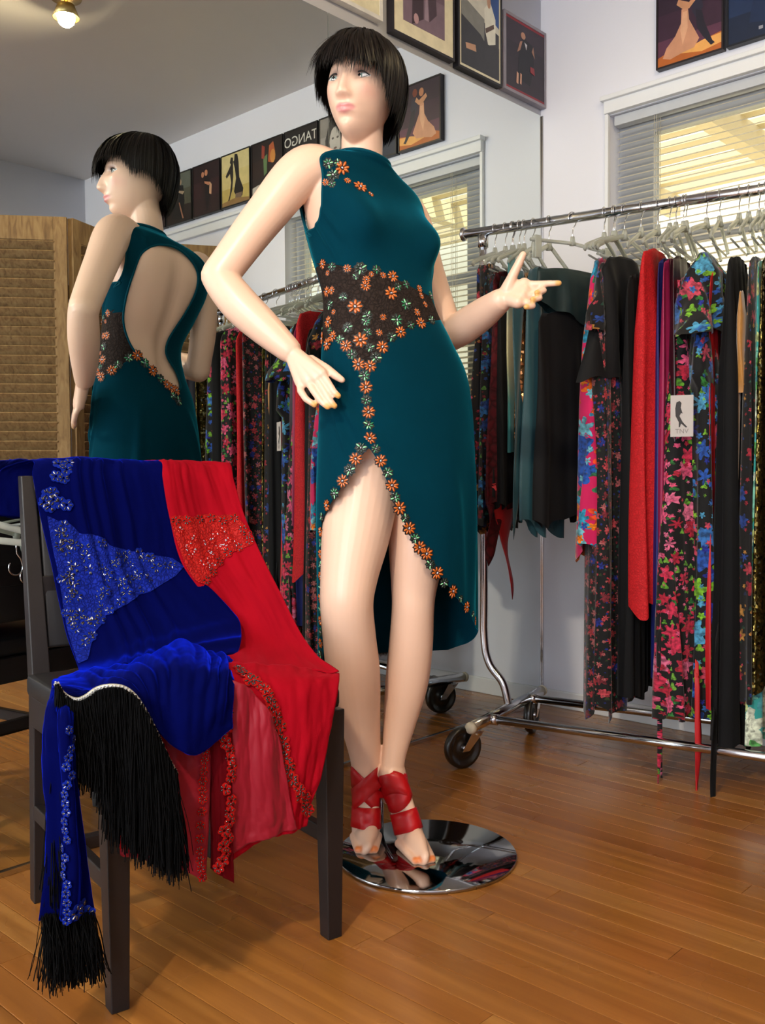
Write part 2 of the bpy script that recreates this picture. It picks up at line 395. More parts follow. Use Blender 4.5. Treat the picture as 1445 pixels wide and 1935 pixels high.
# ---- framed prints
_art = {}
def artmat(c):
    if c not in _art: _art[c] = plain('print_'+c, c, .45, var=.22, scale=28)
    return _art[c]
def picture(name, label, wall, u0, u1, z0, z1, polys, frame='1c1718', fw=.006, matc=None, matw=0.0, th=.024, ground=('2a1a22',)):
    """u measured to the viewer's right along the wall"""
    def to(u, z, d):
        return (-d, -u, z) if wall == 'right' else (u, -d, z)
    def slab(a0, a1, b0, b1, d0, d1):
        V = [to(u, z, d) for d in (d0, d1) for z in (b0, b1) for u in (a0, a1)]
        return np.array(V), [(0, 2, 3, 1), (4, 5, 7, 6), (0, 1, 5, 4), (2, 6, 7, 3), (0, 4, 6, 2), (1, 3, 7, 5)]
    base = 0.0008 if wall == 'right' else -.0052
    c = to((u0+u1)/2, z0, base)
    e = empty(name, c, label, 'picture', 'framed dance prints in a row')
    obj('backing', *slab(u0+.002, u1-.002, z0+.002, z1-.002, base, base+th-.003), artmat(frame), e, smooth=False)
    fm = artmat(frame)
    obj('frame', *merge([slab(u0, u0+fw, z0, z1, base, base+th), slab(u1-fw, u1, z0, z1, base, base+th), slab(u0+fw, u1-fw, z0, z0+fw, base, base+th), slab(u0+fw, u1-fw, z1-fw, z1, base, base+th)]), fm, e, smooth=False)
    d = base+th-.003
    if matc: obj('mat_board', *slab(u0+fw, u1-fw, z0+fw, z1-fw, d, d+.001), artmat(matc), e, smooth=False); d += .001
    a0, a1, b0, b1 = u0+fw+matw, u1-fw-matw, z0+fw+matw, z1-fw-matw
    pr = None
    for gi, g in enumerate(ground):
        h0 = b0+(b1-b0)*(gi/len(ground)); h1 = b0+(b1-b0)*((gi+1)/len(ground))
        q = obj('print', *slab(a0, a1, h0, h1, d, d+.0006), artmat(g), e, smooth=False)
        pr = pr or q
    d += .0006
    for k, (col, pts) in enumerate(polys):
        pts = [(min(1, max(0, x)), min(1, max(0, y))) for x, y in pts]
        n = len(pts); dd = d+.00015*(k+1)
        V = [to(a0+(a1-a0)*x, b0+(b1-b0)*y, dd) for x, y in pts]
        F = [tuple(range(n))] if wall == 'right' else [tuple(range(n))]
        obj('printed_figure', V, F, artmat(col), pr, smooth=False)
    return e
def blob(cx, cy, rx, ry, n=10): return [(cx+rx*math.cos(2*math.pi*k/n), cy+ry*math.sin(2*math.pi*k/n)) for k in range(n)]
MAN = [(.60, .60), (.70, .56), (.74, .40), (.86, .14), (.90, .10), (.84, .08), (.72, .22), (.62, .36)]
GOWN = [(.38, .66), (.48, .66), (.50, .50), (.58, .36), (.66, .22), (.58, .12), (.40, .10), (.20, .06), (.08, .10), (.14, .22), (.28, .34), (.37, .48)]
tanpolys = [('b5622a', [(0, 0), (1, 0), (1, .22), (.6, .16), (.3, .2), (0, .12)]), ('e2a55a', [(.35, .10), (.7, .04), (1, .08), (1, .2), (.7, .18)]),
            ('2c2a3c', [(.56, .80), (.68, .78), (.72, .60), (.60, .50), (.54, .60)]), ('24222f', MAN), ('c89070', GOWN), ('d8a583', [(.40, .62), (.47, .62), (.48, .40), (.40, .2), (.36, .4)]),
            ('c08a66', [(.40, .66), (.30, .74), (.33, .80), (.50, .72), (.56, .78), (.60, .72), (.50, .64)]), ('b77b58', blob(.44, .84, .06, .07)), ('7a3b2a', blob(.60, .86, .06, .07))]
def couple(c1, c2, skin, x=0.0, s=1.0):
    def q(p): return [(.5+(a-.5)*s+x, b) for a, b in p]
    return [(c1, q([(.34, .74), (.50, .76), (.54, .45), (.52, .05), (.40, .05), (.30, .40)])), (c2, q([(.50, .70), (.64, .72), (.62, .45), (.76, .08), (.46, .06), (.50, .40)])),
            (skin, q(blob(.45, .82, .055, .065))), (skin, q(blob(.57, .80, .05, .06))), (skin, q([(.30, .60), (.36, .62), (.52, .66), (.50, .61), (.36, .55)]))]
PZ0, PZ1, PWD, PP = 2.175, 2.432, .226, .2362
rowdefs = [
    ('print of a pink ball gown on orange and purple above the window', tanpolys, ('5a3348', '3a2436', '2f2030'), '20181c'),
    ('dark blue dance print beside the pink ball gown print above the window', [('15284a', [(.3, .2), (.6, .15), (.62, .6), (.5, .8), (.38, .6)]), ('b98b66', blob(.5, .82, .05, .06)), ('0f1830', [(.6, .1), (.75, .1), (.7, .6), (.6, .6)]), ('8d8f98', [(.44, .08), (.50, .08), (.50, .12), (.44, .12)])], ('16233c', '1c2f52', '16233c'), '14161f'),
    ('grey portrait print of a long-haired face between the dark blue and the lettered print', [('3c3a38', [(.25, 0), (.2, .7), (.4, .95), (.7, .95), (.85, .6), (.8, 0)]), ('b9b4ac', blob(.55, .55, .17, .25, 14)), ('77726c', [(.3, 0), (.28, .6), (.42, .85), (.40, 0)]), ('55504c', blob(.48, .6, .035, .02)), ('55504c', blob(.62, .6, .035, .02)), ('6f5a55', blob(.55, .42, .05, .02))], ('8f8a84', '9b968f', '8a857f'), '2a2827'),
    ('dark dance print with the white word TANGO across its top', [('cfc6b4', blob(.32, .42, .12, .14, 12)), ('7a4a33', [(.2, 0), (.6, 0), (.55, .35), (.3, .3)]), ('5b3426', [(.62, .1), (.9, .05), (.85, .5), (.68, .55)])], ('211c1c', '2a2220', '1d191a'), '1a1718'),
    ('dark print of dancers in red and green seen beside the lettered print', [('a8552f', [(.28, .95), (.42, .9), (.46, .6), (.3, .55), (.22, .75)]), ('c4853f', blob(.3, .68, .09, .13)), ('5f7a4f', [(.48, .75), (.62, .7), (.6, .35), (.5, .4)]), ('8a3a2c', [(.56, .9), (.66, .95), (.68, .7), (.58, .68)]), ('b9b2a6', [(.7, 0), (1, 0), (1, .18), (.75, .22)])], ('241a18', '2a1c18', '211816'), '191515'),
    ('pale yellow print of a tango couple in black silhouette', [('1f1a14', [(.58, .92), (.66, .94), (.70, .84), (.66, .8), (.76, .7), (.86, .6), (.82, .55), (.7, .62), (.66, .45), (.72, .2), (.82, .04), (.76, .04), (.62, .3), (.58, .55)]), ('1a1612', [(.42, .96), (.52, .98), (.54, .86), (.58, .84), (.52, .7), (.48, .5), (.56, .25), (.46, .12), (.26, .12), (.22, .26), (.36, .5), (.38, .8)]), ('6e5a48', [(.26, .2), (.5, .2), (.52, .1), (.3, .08)]), ('8a6b40', [(0, 0), (1, 0), (1, .08), (.5, .12), (0, .06)])], ('b7a25a', 'c9b87a', 'cbbd86'), '191714'),
    ('dark brown print of a couple in a close embrace', couple('140e0e', '2b1714', 'b67a58', .05, 1.1)+[('c99a76', [(.30, .35), (.38, .38), (.36, .62), (.28, .55)])], ('2a1614', '33191a', '261415'), '171214'),
    ('olive and black print of a dancing pair, partly hidden by the reflected wig', couple('121210', '1e1a14', 'a08a70', 0, 1.2)+[('9a6a50', [(.3, .05), (.36, .05), (.5, .4), (.46, .4)])], ('2a1f18', '4a4a3a', '5a5e52'), '1c1a16'),
    ('dark reddish print at the far end of the row over the folding screen', couple('140e0e', '431a18', '9a7055'), ('2a1a18', '2c1c1c', '221616'), '171212'),
    ('small dark print last in the row above the folding screen', couple('141414', '2a2a34', '9a7055'), ('1c1c22', '22222a', '1c1c22'), '151517'),
]
for k, (lab, polys, gr, frc) in enumerate(rowdefs):
    u0 = .4575+k*PP
    e = picture('framed_print', lab, 'right', u0, u0+PWD, PZ0, PZ1, polys, frame=frc, ground=gr)
    if k == 3:   # printed title
        cu = bpy.data.curves.new('title', 'FONT'); cu.body = 'TANGO'; cu.size = .062; cu.align_x = 'CENTER'; cu.extrude = .0002
        to_ = bpy.data.objects.new('printed_title', cu); COL.objects.link(to_)
        dg = bpy.context.evaluated_depsgraph_get(); tm = bpy.data.meshes.new_from_object(to_.evaluated_get(dg)); bpy.data.objects.remove(to_)
        n = len(tm.vertices); co = np.empty(n*3, np.float32); tm.vertices.foreach_get('co', co); co = co.reshape(-1, 3)
        V = np.stack([np.full(n, -.0235)-co[:, 2], -(u0+PWD/2)-co[:, 0], PZ1-.075+co[:, 1]], 1)
        tm.vertices.foreach_set('co', V.astype(np.float32).ravel()); tm.materials.clear()
        link('printed_title', tm, artmat('d8d6cc'), e)
# prints above the mirror
picture('framed_print', 'blue and cream matted print over the mirror, above the mannequin head', 'back', -1.30, -.868, 2.19, 2.72, [('20407a', [(.3, 0), (.9, 0), (.9, .4), (.4, .5)]), ('cfc6ae', blob(.4, .6, .2, .3))], frame='cfcac0', fw=.012, matc='d5cba8', matw=.045, ground=('2a4a86', '8e9db5'))
picture('framed_print', 'mauve print with wide cream mat and black frame above the mirror', 'back', -.826, -.529, 2.178, 2.60, [('3e3038', [(.2, 0), (.48, .1), (.5, 1), (.25, 1)]), ('463640', [(.62, .1), (.8, .2), (.72, 1), (.5, 1)]), ('94808c', [(.5, .1), (.6, .1), (.55, .5)]), ('b38f92', blob(.3, .07, .06, .05))], frame='211d22', fw=.008, matc='d9cfae', matw=.042, ground=('77626e', '6a5460', '5f4b58'))
picture('framed_print', 'cream-bordered photo print of a figure in a white shirt above the mirror', 'back', -.511, -.272, 2.171, 2.56, [('c9c6b8', [(0, .55), (1, .42), (1, 1), (0, 1)]), ('7d7d78', [(0, .42), (.6, .30), (.6, .5), (0, .62)]), ('2f4f8a', [(.72, .55), (1, .48), (1, .8), (.72, .84)]), ('dcdacb', [(.6, .6), (.75, .7), (.9, .55), (.9, .32), (.7, .28), (.62, .4)]), ('35363c', [(0, 0), (1, 0), (1, .3), (.62, .28), (.5, .34), (0, .44)]), ('b98f74', blob(.72, .68, .05, .06)), ('b98f74', [(.1, .20), (.36, .22), (.38, .16), (.12, .15)]), ('5b4a44', [(.62, .42), (.85, .5), (.86, .46), (.64, .38)])], frame='18161a', fw=.008, matc='d6d0b4', matw=.009, ground=('3a3b42', '3f4048'))
picture('framed_print', 'dark print with thin red border and grey frame above the mirror next to the corner', 'back', -.2585, -.003, 2.174, 2.44, [('8a2530', [(0, 0), (1, 0), (1, .035), (0, .035)]), ('8a2530', [(0, .965), (1, .965), (1, 1), (0, 1)]), ('181820', [(.3, .2), (.62, .16), (.72, .5), (.68, .75), (.45, .8), (.34, .6)]), ('b2836a', blob(.44, .82, .06, .05)), ('c7c5c8', [(.47, .74), (.54, .72), (.52, .64)]), ('a67a64', [(.28, .55), (.36, .6), (.42, .74), (.36, .72)]), ('a67a64', [(.66, .66), (.74, .58), (.7, .74)]), ('c99a80', [(.26, .12), (.31, .11), (.32, .26), (.27, .28)]), ('c99a80', [(.35, .13), (.39, .12), (.40, .27), (.36, .28)]), ('8c2b33', [(.62, .36), (.74, .34), (.72, .44), (.62, .44)])], frame='8b858e', fw=.010, ground=('2e2630', '2b242e', '332834'))

# ---- ceiling lamps
def ceiling_lamp(loc, label, power, color, spot=None, rad=.05):
    e = empty('ceiling_lamp', loc, label, 'lamp')
    x, y, z = loc; T = Matrix.Translation(Vector(loc))
    obj('mounting_plate', *xf(lathe([(.0, 0), (.055, 0), (.06, -.006), (.055, -.018), (.012, -.022), (.0, -.022)], 28), T), plain('lamp_brass', 'b89a5e', .35, 1.0), e)
    obj('arm', *xf(tube([(0, 0, -.02), (.0, .0, -.045), (.03, -.01, -.055)], .007, 8), T), plain('lamp_arm_brass', 'a88a50', .35, 1.0), e)
    bm_ = NT('lamp_bulb'); bm_.set(Base_Color=(1, .9, .7, 1), Emission_Color=(1.0, .80, .48, 1), Emission_Strength=40.0)
    obj('shade', *xf(lathe([(.018, -.035), (.03, -.04), (.048, -.085), (.046, -.085), (.028, -.042), (.016, -.036)], 24, False), T), plain('lamp_shade_metal', 'c9b27a', .4, 1.0), e)
    obj('bulb', *xf(lathe([(.0005, -.045), (.014, -.05), (.026, -.066), (.032, -.085), (.027, -.104), (.015, -.115), (.0005, -.118)], 20, False), T), bm_.m, e)
    bm_.set(Emission_Strength=power*26.0 if not spot else 60.0)
    if not spot: return e
    l = bpy.data.lights.new('assumed_spot_light', 'SPOT'); l.energy = power; l.color = color; l.shadow_soft_size = rad
    lo = bpy.data.objects.new('assumed_spot_light', l); COL.objects.link(lo); lo.parent = e; lo.location = (0, 0, -.14)
    if spot:
        l.spot_size = math.radians(spot[1]); l.spot_blend = .6
        lo.rotation_euler = (Vector(spot[0])-(Vector(loc)+Vector((0, 0, -.14)))).to_track_quat('-Z', 'Y').to_euler()
    return e
_lp = onz(125, 33, ZC-.085); ceiling_lamp((_lp[0], -_lp[1], ZC-.001), 'small brass ceiling lamp with a glowing bulb, seen in the mirror', 24, (1.0, .80, .55))
ceiling_lamp((-3.75, -1.65, ZC-.001), 'assumed ceiling spot lamp behind the photographer aimed at the mannequin', 195, (1.0, .86, .66), ((-1.4, -.55, .7), 75), .06)  # unseen key light, assumed from the direction of the cast shadows
ceiling_lamp((-2.3, -2.85, ZC-.001), 'added ceiling lamp near the rear wall behind the photographer', 25, (1.0, .78, .52))  # unseen lamp added for more warm light in the room

# ---- louvred folding screen (stands behind the frame edge, seen in the mirror)
def pine():
    t = NT('pine_screen'); tc = t.n('ShaderNodeTexCoord'); mp = t.n('ShaderNodeMapping'); mp.inputs['Scale'].default_value = (6, 6, 1.2); t.l(tc.outputs['Object'], mp.inputs['Vector'])
    n1 = t.n('ShaderNodeTexNoise', i_Scale=9.0, i_Detail=5.0, i_Distortion=1.0); t.l(mp.outputs[0], n1.inputs['Vector'])
    c = t.ramp(n1.outputs[0], [(.25, hexc('6a5034')), (.5, hexc('8d6f4a')), (.75, hexc('9c8058'))]); t.l(c, t.b.inputs['Base Color']); t.set(Roughness=.6, Specular_IOR_Level=.25); return t.m
PINE = pine(); HINGE = plain('black_hinge', '120f0e', .4, .6)
screen = empty('folding_screen', (-.66, -1.9, 0), 'weathered pine louvred folding screen, seen in the mirror behind the mannequin', 'screen')
def panel(a, b, hs=1.965):
    a = np.array(a); b = np.array(b); L = np.linalg.norm(b-a); d = (b-a)/L; ang = math.atan2(d[1], d[0])
    M = Matrix.Translation(Vector((a[0], a[1], 0.0))) @ Matrix.Rotation(ang, 4, 'Z'); st = .055
    p = obj('screen_panel', *xf(merge([boxvf(0, st, -.014, .014, 0.0, hs, .002), boxvf(L-st, L, -.014, .014, 0.0, hs, .002), boxvf(st, L-st, -.013, .013, hs-.10, hs, .002), boxvf(st, L-st, -.013, .013, 0.0, .22, .002), boxvf(st, L-st, -.013, .013, .52, .62, .002)]), M), PINE, screen, smooth=False)
    me = None; z = hs-.125
    while z > .24:
        if not (.49 < z < .65):
            q = xf(boxvf(st-.004, L-st+.004, -.027, .027, -.003, .003, .001), M @ Matrix.Translation(Vector((0, 0, z))) @ Matrix.Rotation(math.radians(50), 4, 'X'))
            obj('louvre', *q, PINE, p, smooth=False)
        z -= .0405
    return p, M, L
pts = [(-1.285, -2.15), (-.868, -1.825), (-.455, -2.00), (-.045, -1.745)]
for k in range(3):
    a, b = np.array(pts[k]), np.array(pts[k+1]); d = (b-a)/np.linalg.norm(b-a)
    p, M, L = panel(a+d*.008, b-d*.008)
    if k:
        for hz in (1.62, 1.55, .7, .25): obj('hinge', *xf(boxvf(-.012, .004, -.017, -.011, hz, hz+.06, .001), M), HINGE, p, smooth=False)
# ================================================================== MANNEQUIN
FD = np.array([-.29, -.957, 0.0]); FD /= np.linalg.norm(FD)         # body faces this way
LD = np.array([-FD[1], FD[0], 0.0])                                  # her left
UP = np.array([0, 0, 1.0])
# sections from collar down: (u, v, depth, half width, front depth, back depth, roll deg, v-metric)
SEC = [
    (684, 303, 2.148, .056, .052, .052, 9, -5),
    (684, 313, 2.150, .070, .054, .058, 9, -5),
    (683, 325, 2.158, .115, .056, .066, 9, -5),
    (683, 346, 2.176, .162, .070, .078, 8, -5),
    (686, 385, 2.194, .168, .086, .088, 8, -6),
    (692, 440, 2.194, .160, .096, .088, 7, -8),
    (702, 500, 2.174, .145, .092, .083, 6, -11),
    (716, 570, 2.148, .132, .086, .074, 3, -14),
    (732, 640, 2.142, .150, .090, .088, -1, -16),
    (746, 710, 2.146, .172, .096, .112, -4, -17),
    (752, 780, 2.150, .181, .100, .126, -5, -17),
    (752, 840, 2.156, .178, .092, .120, -4, -17),
    (752, 885, 2.160, .140, .050, .080, -3, -17),
]
SK = SEC[:11]+[(752, 860, 2.158, .185, .114, .130, -4, -17), (752, 950, 2.168, .187, .126, .136, -3, -17), (753, 1050, 2.182, .186, .128, .140, -2, -17),
               (755, 1150, 2.20, .186, .124, .145, -1, -17), (757, 1225, 2.212, .188, .124, .148, 0, -17), (757, 1256, 2.216, .189, .125, .149, 0, -17)]
def secarr(S): return np.array([np.r_[P(u, v, D), a, bf, bb, math.radians(r), math.radians(ya)] for u, v, D, a, bf, bb, r, ya in S])
def axes(ya): return np.array([math.cos(ya), math.sin(ya), 0]), np.array([math.sin(ya), -math.cos(ya), 0])
def ring_pts(row, th, off=0.0, pw=.92):
    c = row[:3]; a, bf, bb = row[3:6]+off; ro = row[6]
    LX, FX = axes(row[7]); Lr = LX*math.cos(ro)-UP*math.sin(ro)
    s, co = np.sin(th), np.cos(th)
    x = np.sign(s)*np.abs(s)**pw*a; y = np.where(co > 0, np.abs(co)**pw*bf, -np.abs(co)**pw*bb)
    return c+x[:, None]*Lr+y[:, None]*FX
BUST = P(690, 447, 2.156)
def bumps(pts, th, t, dress):
    """bust, spine hollow and shoulder blades added on a row"""
    out = pts.copy(); zc = pts.mean(0)
    return out
def surf(S, nth, nt, off=0.0, dress=False, t0=0.0, t1=None):
    A = secarr(S); t1 = len(A)-1 if t1 is None else t1
    tt = np.linspace(t0, t1, nt); R = catm(A, tt)
    th = np.linspace(-math.pi, math.pi, nth)     # seam at the back
    V = np.zeros((nt, nth, 3))
    for i, row in enumerate(R): V[i] = ring_pts(row, th, off)
    # bust
    for i, t in enumerate(tt):
        LDr, FDr = axes(R[i][7])
        for side in (-1, 1):
            cth = side*.60; ct = 5.25
            w = .052 if not dress else .050
            g = np.exp(-((th-cth)/.40)**2)*math.exp(-((t-ct)/(.85 if t < ct else .72))**2)
            V[i] += (w*g)[:, None]*(FDr*.97+LDr*side*.12)
        if dress:  # cloth bridges the hollow between the breasts
            g = np.exp(-(th/.30)**2)*math.exp(-((t-5.2)/.8)**2); V[i] += (.018*g)[:, None]*FDr
        if not dress:
            bth = np.abs(np.abs(th)-math.pi)
            g = np.exp(-(bth/.16)**2)*math.exp(-((t-6.3)/2.6)**2); V[i] += (.011*g)[:, None]*FDr
            g = np.exp(-((bth-.62)/.28)**2)*math.exp(-((t-4.3)/1.0)**2); V[i] -= (.008*g)[:, None]*FDr
            if t > 9:
                g = np.exp(-(bth/.2)**2)*min(1, (t-9)/1.5); V[i] += (.02*g)[:, None]*FDr
    arc = np.zeros(nt)
    c = R[:, :3]; arc[1:] = np.cumsum(np.linalg.norm(np.diff(c, axis=0), axis=1))
    return V, th, tt, arc
def closed_loft(V):
    nr, nc, _ = V.shape
    X = V[:, :-1].reshape(-1, 3); nc -= 1
    F = grid_faces(nr, nc, True)
    n = len(X); X = np.r_[X, [V[0, :-1].mean(0)], [V[-1, :-1].mean(0)]]
    for j in range(nc):
        F.append((n, (j+1) % nc, j)); b = (nr-1)*nc; F.append((n+1, b+j, b+(j+1) % nc))
    return X, F
body = []
TV, th_, tt_, arc_ = surf(SEC, 97, 120, -.0035)
body.append(closed_loft(TV))
# ---- head (local frame: x = her left, y = forward, z = up)
HDIR = np.array([-.93, -.36, .055]); HDIR /= np.linalg.norm(HDIR)
HL = np.cross(UP, HDIR); HL /= np.linalg.norm(HL); HU = np.cross(HDIR, HL)
# slight tilt of the head to her right
_tl = math.radians(-3); HL, HU = HL*math.cos(_tl)+HU*math.sin(_tl), HU*math.cos(_tl)-HL*math.sin(_tl)
HC = P(680, 177, 2.120)
def hw(p): p = np.atleast_2d(p); return HC+p[:, :1]*HL+p[:, 1:2]*HDIR+p[:, 2:3]*HU
def hloc(w): d = np.atleast_2d(w)-HC; return np.stack([d@HL, d@HDIR, d@HU], 1)
def ga(x, s): return np.exp(-(x/s)**2)
def head_shape():
    nl, nc = 110, 140
    V = []
    for i in range(nl):
        ph = math.pi*(i+.5)/nl
        lo = 2*math.pi*np.arange(nc)/nc
        V.append(np.stack([np.sin(lo)*math.sin(ph), np.cos(lo)*math.sin(ph), np.full(nc, math.cos(ph))], 1))
    V = np.concatenate(V)
    x, y, z = V.T
    fr = np.clip(y, 0, 1); 
    X = x*.069; Y = np.where(y > 0, y*.085, y*.096); Z = np.where(z > 0, z*.108, z*.116)
    low = np.clip(-Z/.116, 0, 1)
    X = X*(1-.40*low**1.6*np.clip(.35+y*.65, 0, 1)); X *= (1-.18*low**2)
    Y = np.where(y > 0, Y*(1+.02*low), Y*(1-.55*low**1.3)); Y = Y+.012*low*fr
    f = np.clip(y*2.2, 0, 1)                    # only on the face
    d = np.zeros_like(X)
    d -= .010*ga(X, .040)*ga(Z-.005, .05)*0     # keep
    d += .004*ga(Z-.034, .010)*ga(np.abs(X)-.028, .020)
    d -= .0125*ga(np.abs(X)-.030, .0155)*ga(Z-.0095, .0105)
    d -= .004*ga(X, .012)*ga(Z-.018, .014)
    nr = np.clip((.022-Z)/.052, 0, 1)*np.clip((Z+.052)/.010, 0, 1)
    d += (.003+.0165*nr**1.25)*ga(X, .0085+.003*nr)*np.clip((.03-Z)/.01, 0, 1)*np.clip((Z+.048)/.010, 0, 1)
    d += .0085*ga(np.abs(X)-.0125, .0055)*ga(Z+.036, .0065)
    d -= .003*ga(X, .006)*ga(Z+.050, .006)
    Zl = Z-.16*np.abs(X)
    d += .0080*ga(X, .019)*ga(Zl+.0590, .0042)+.0090*ga(X, .016)*ga(Zl+.0690, .0048)-.0055*ga(X, .020)*ga(Zl+.0640, .0022)
    d -= .0045*ga(X, .02)*ga(Z+.079, .006)
    d += .0095*ga(X, .020)*ga(Z+.098, .015)
    d += .0045*ga(np.abs(X)-.047, .016)*ga(Z+.010, .02)
    d -= .003*ga(np.abs(X)-.040, .014)*ga(Z+.050, .02)
    Y = Y+d*f
    return np.stack([X, Y, Z], 1), nl, nc
hv, nl, nc = head_shape()
hF = grid_faces(nl, nc, True); hF.append(tuple(range(nc))[::-1]); hF.append(tuple(range((nl-1)*nc, nl*nc)))
body.append((hw(hv), hF))
# neck
nb = P(683, 318, 2.165); nt_ = hw([(0, -.022, -.045)])[0]
body.append(limb([nb-np.array([0, 0, .03]), nb*.6+nt_*.4, nb*.3+nt_*.7, nt_], [.046, .047, .047, .050], 28, 24))
# ---- arms
RS, RE, RW = P(577, 322, 2.095), P(414, 522, 2.060), P(545, 661, 2.028)
body.append(limb([P(640, 335, 2.13), RS, P(500, 408, 2.078), P(430, 500, 2.062), RE], [.048, .052, .0455, .040, .0395], 28, 40))
body.append(limb([P(426, 510, 2.06), P(416, 526, 2.058), P(452, 574, 2.05), P(500, 620, 2.04), RW], [.036, .0385, .0415, .037, .0275], 28, 40))
LS, LE, LW = np.array([-1.218, -.424, 1.478]), P(848, 636, 2.290), P(944, 569, 2.118)
body.append(limb([LS+np.array([-.045, .022, -.012]), LS, LS*.5+LE*.5+np.array([.012, .01, 0]), LE], [.034, .045, .041, .037], 28, 40))
body.append(limb([LE, P(876, 618, 2.25), P(912, 593, 2.18), LW], [.037, .040, .036, .0275], 28, 40))
def fingers(wr, fl, rm=.0125, rb=.0088, rt=.0066):
    for f in fl:
        pts = [P(*q) for q in f]
        body.append(capsule(P(*wr), pts[0], .0185, rm))
        k = len(pts)
        for i in range(k-1):
            r0 = rb+(rt-rb)*i/(k-1); r1 = rb+(rt-rb)*(i+1)/(k-1); body.append(capsule(pts[i], pts[i+1], r0, r1, 12, 4))
RH = [[(608, 706, 1.992), (620, 724, 1.985), (631, 741, 1.98), (639, 748, 1.978)], [(597, 715, 1.995), (609, 734, 1.986), (621, 754, 1.98), (632, 767, 1.978)],
      [(582, 721, 2.0), (592, 738, 1.99), (606, 758, 1.983), (619, 769, 1.98)], [(567, 722, 2.01), (568, 739, 2.0), (578, 754, 1.993), (594, 765, 1.99)]]
fingers((553, 668, 2.022), RH)
rth = [(588, 678, 2.02), (618, 698, 2.005), (634, 710, 1.997), (646, 718, 1.995)]
for i in range(3): body.append(capsule(P(*rth[i]), P(*rth[i+1]), (.0090, .0105, .0092)[i], (.0105, .0092, .0072)[i], 12, 4))
LH = [[(990, 537, 2.10), (1014, 537, 2.09), (1036, 536, 2.085), (1056, 535, 2.08)], [(990, 549, 2.095), (1022, 545, 2.095), (1027, 549, 2.07), (1014, 553, 2.062)],
      [(985, 560, 2.09), (1014, 558, 2.09), (1019, 563, 2.065), (1006, 566, 2.058)], [(978, 571, 2.085), (1000, 573, 2.082), (1006, 578, 2.06), (994, 580, 2.052)]]
fingers((952, 562, 2.112), LH, .0145)
lth = [(958, 548, 2.105), (968, 522, 2.095), (980, 498, 2.09), (988, 481, 2.086)]
for i in range(3): body.append(capsule(P(*lth[i]), P(*lth[i+1]), (.0165, .0112, .0098)[i], (.0112, .0098, .0078)[i], 12, 4))
# ---- legs
body.append(limb([P(694, 850, 2.145), P(684, 930, 2.13), P(672, 1010, 2.105), P(660, 1085, 2.083), P(655, 1140, 2.075), P(660, 1205, 2.10), P(668, 1275, 2.135), P(680, 1360, 2.175), P(690, 1430, 2.20), P(693, 1470, 2.207)],
                 [.084, .082, .076, .064, .0585, .0590, .0600, .0470, .0360, .0350], 32, 70))
body.append(limb([P(800, 860, 2.19), P(795, 950, 2.185), P(788, 1040, 2.18), P(782, 1110, 2.18), P(780, 1150, 2.182), P(776, 1220, 2.20), P(768, 1290, 2.21), P(754, 1370, 2.20), P(744, 1430, 2.185), P(741, 1468, 2.182)],
                 [.088, .080, .066, .053, .0490, .0510, .0500, .0370, .0270, .0275], 32, 70))
# ---- feet on tiptoe
ZP = .0072
def foot(ank, heel, ball, toe, w):
    # heel and instep
    body.append(limb([ank, (np.array(ank)*.45+np.array(heel)*.55), heel], [.034*w, .032*w, .026*w], 20, 14))
    mid = np.array(ank)*.55+np.array(ball)*.45
    side = np.cross(np.array(toe)-np.array(ball), UP); side /= np.linalg.norm(side)
    body.append(limb([np.array(ank)+np.array([0, 0, -.005]), mid, np.array(ball)*.85+np.array(ank)*.15, ball, (np.array(ball)+np.array(toe))/2, toe], [.034*w, .036*w, .039*w, .040*w, .035*w, .020*w], 26, 30, True, .62, None))
    return side
rtoe, ltoe = onz(692, 1600, ZP+.016), onz(800, 1619, ZP+.016)
rball, lball = onz(691, 1572, ZP+.024), onz(776, 1583, ZP+.024)
rank, lank = P(692, 1462, 2.207), P(741, 1462, 2.182)
rheel, lheel = P(689, 1500, 2.245), P(735, 1500, 2.225)
foot(rank, rheel, rball, rtoe, 1.0); foot(lank, lheel, lball, ltoe, .95)
toetips = []
for base, tip in ((rball, rtoe), (lball, ltoe)):
    d = tip-base; d /= np.linalg.norm(d); s = np.cross(d, UP); s /= np.linalg.norm(s)
    for k in range(5):
        o = (k-2)*.0115; L = .012-abs(k-1.6)*.004
        a = base+s*o*1.2; a[2] = ZP+.014; b = tip+s*o*.85+d*L*.4; b[2] = ZP+.0095
        body.append(capsule(a, b, .011, .0085, 10, 3)); toetips.append(b+d*.004+np.array([0, 0, .004]))
# ---- fuse into one skin
bv, bf_ = merge(body)
raw = link('raw', mesh('raw', bv, bf_))
md = raw.modifiers.new('r', 'REMESH'); md.mode = 'VOXEL'; md.voxel_size = .0026; md.use_smooth_shade = True
md2 = raw.modifiers.new('s', 'SMOOTH'); md2.factor = .5; md2.iterations = 5
dg = bpy.context.evaluated_depsgraph_get()
bm_me = bpy.data.meshes.new_from_object(raw.evaluated_get(dg)); bpy.data.objects.remove(raw)
bm_me.name = 'body'
nV = len(bm_me.vertices); co = np.empty(nV*3, np.float32); bm_me.vertices.foreach_get('co', co); co = co.reshape(-1, 3).astype(float)
BODY_BVH = BVHTree.FromPolygons([Vector(c) for c in co], [tuple(p.vertices) for p in bm_me.polygons])
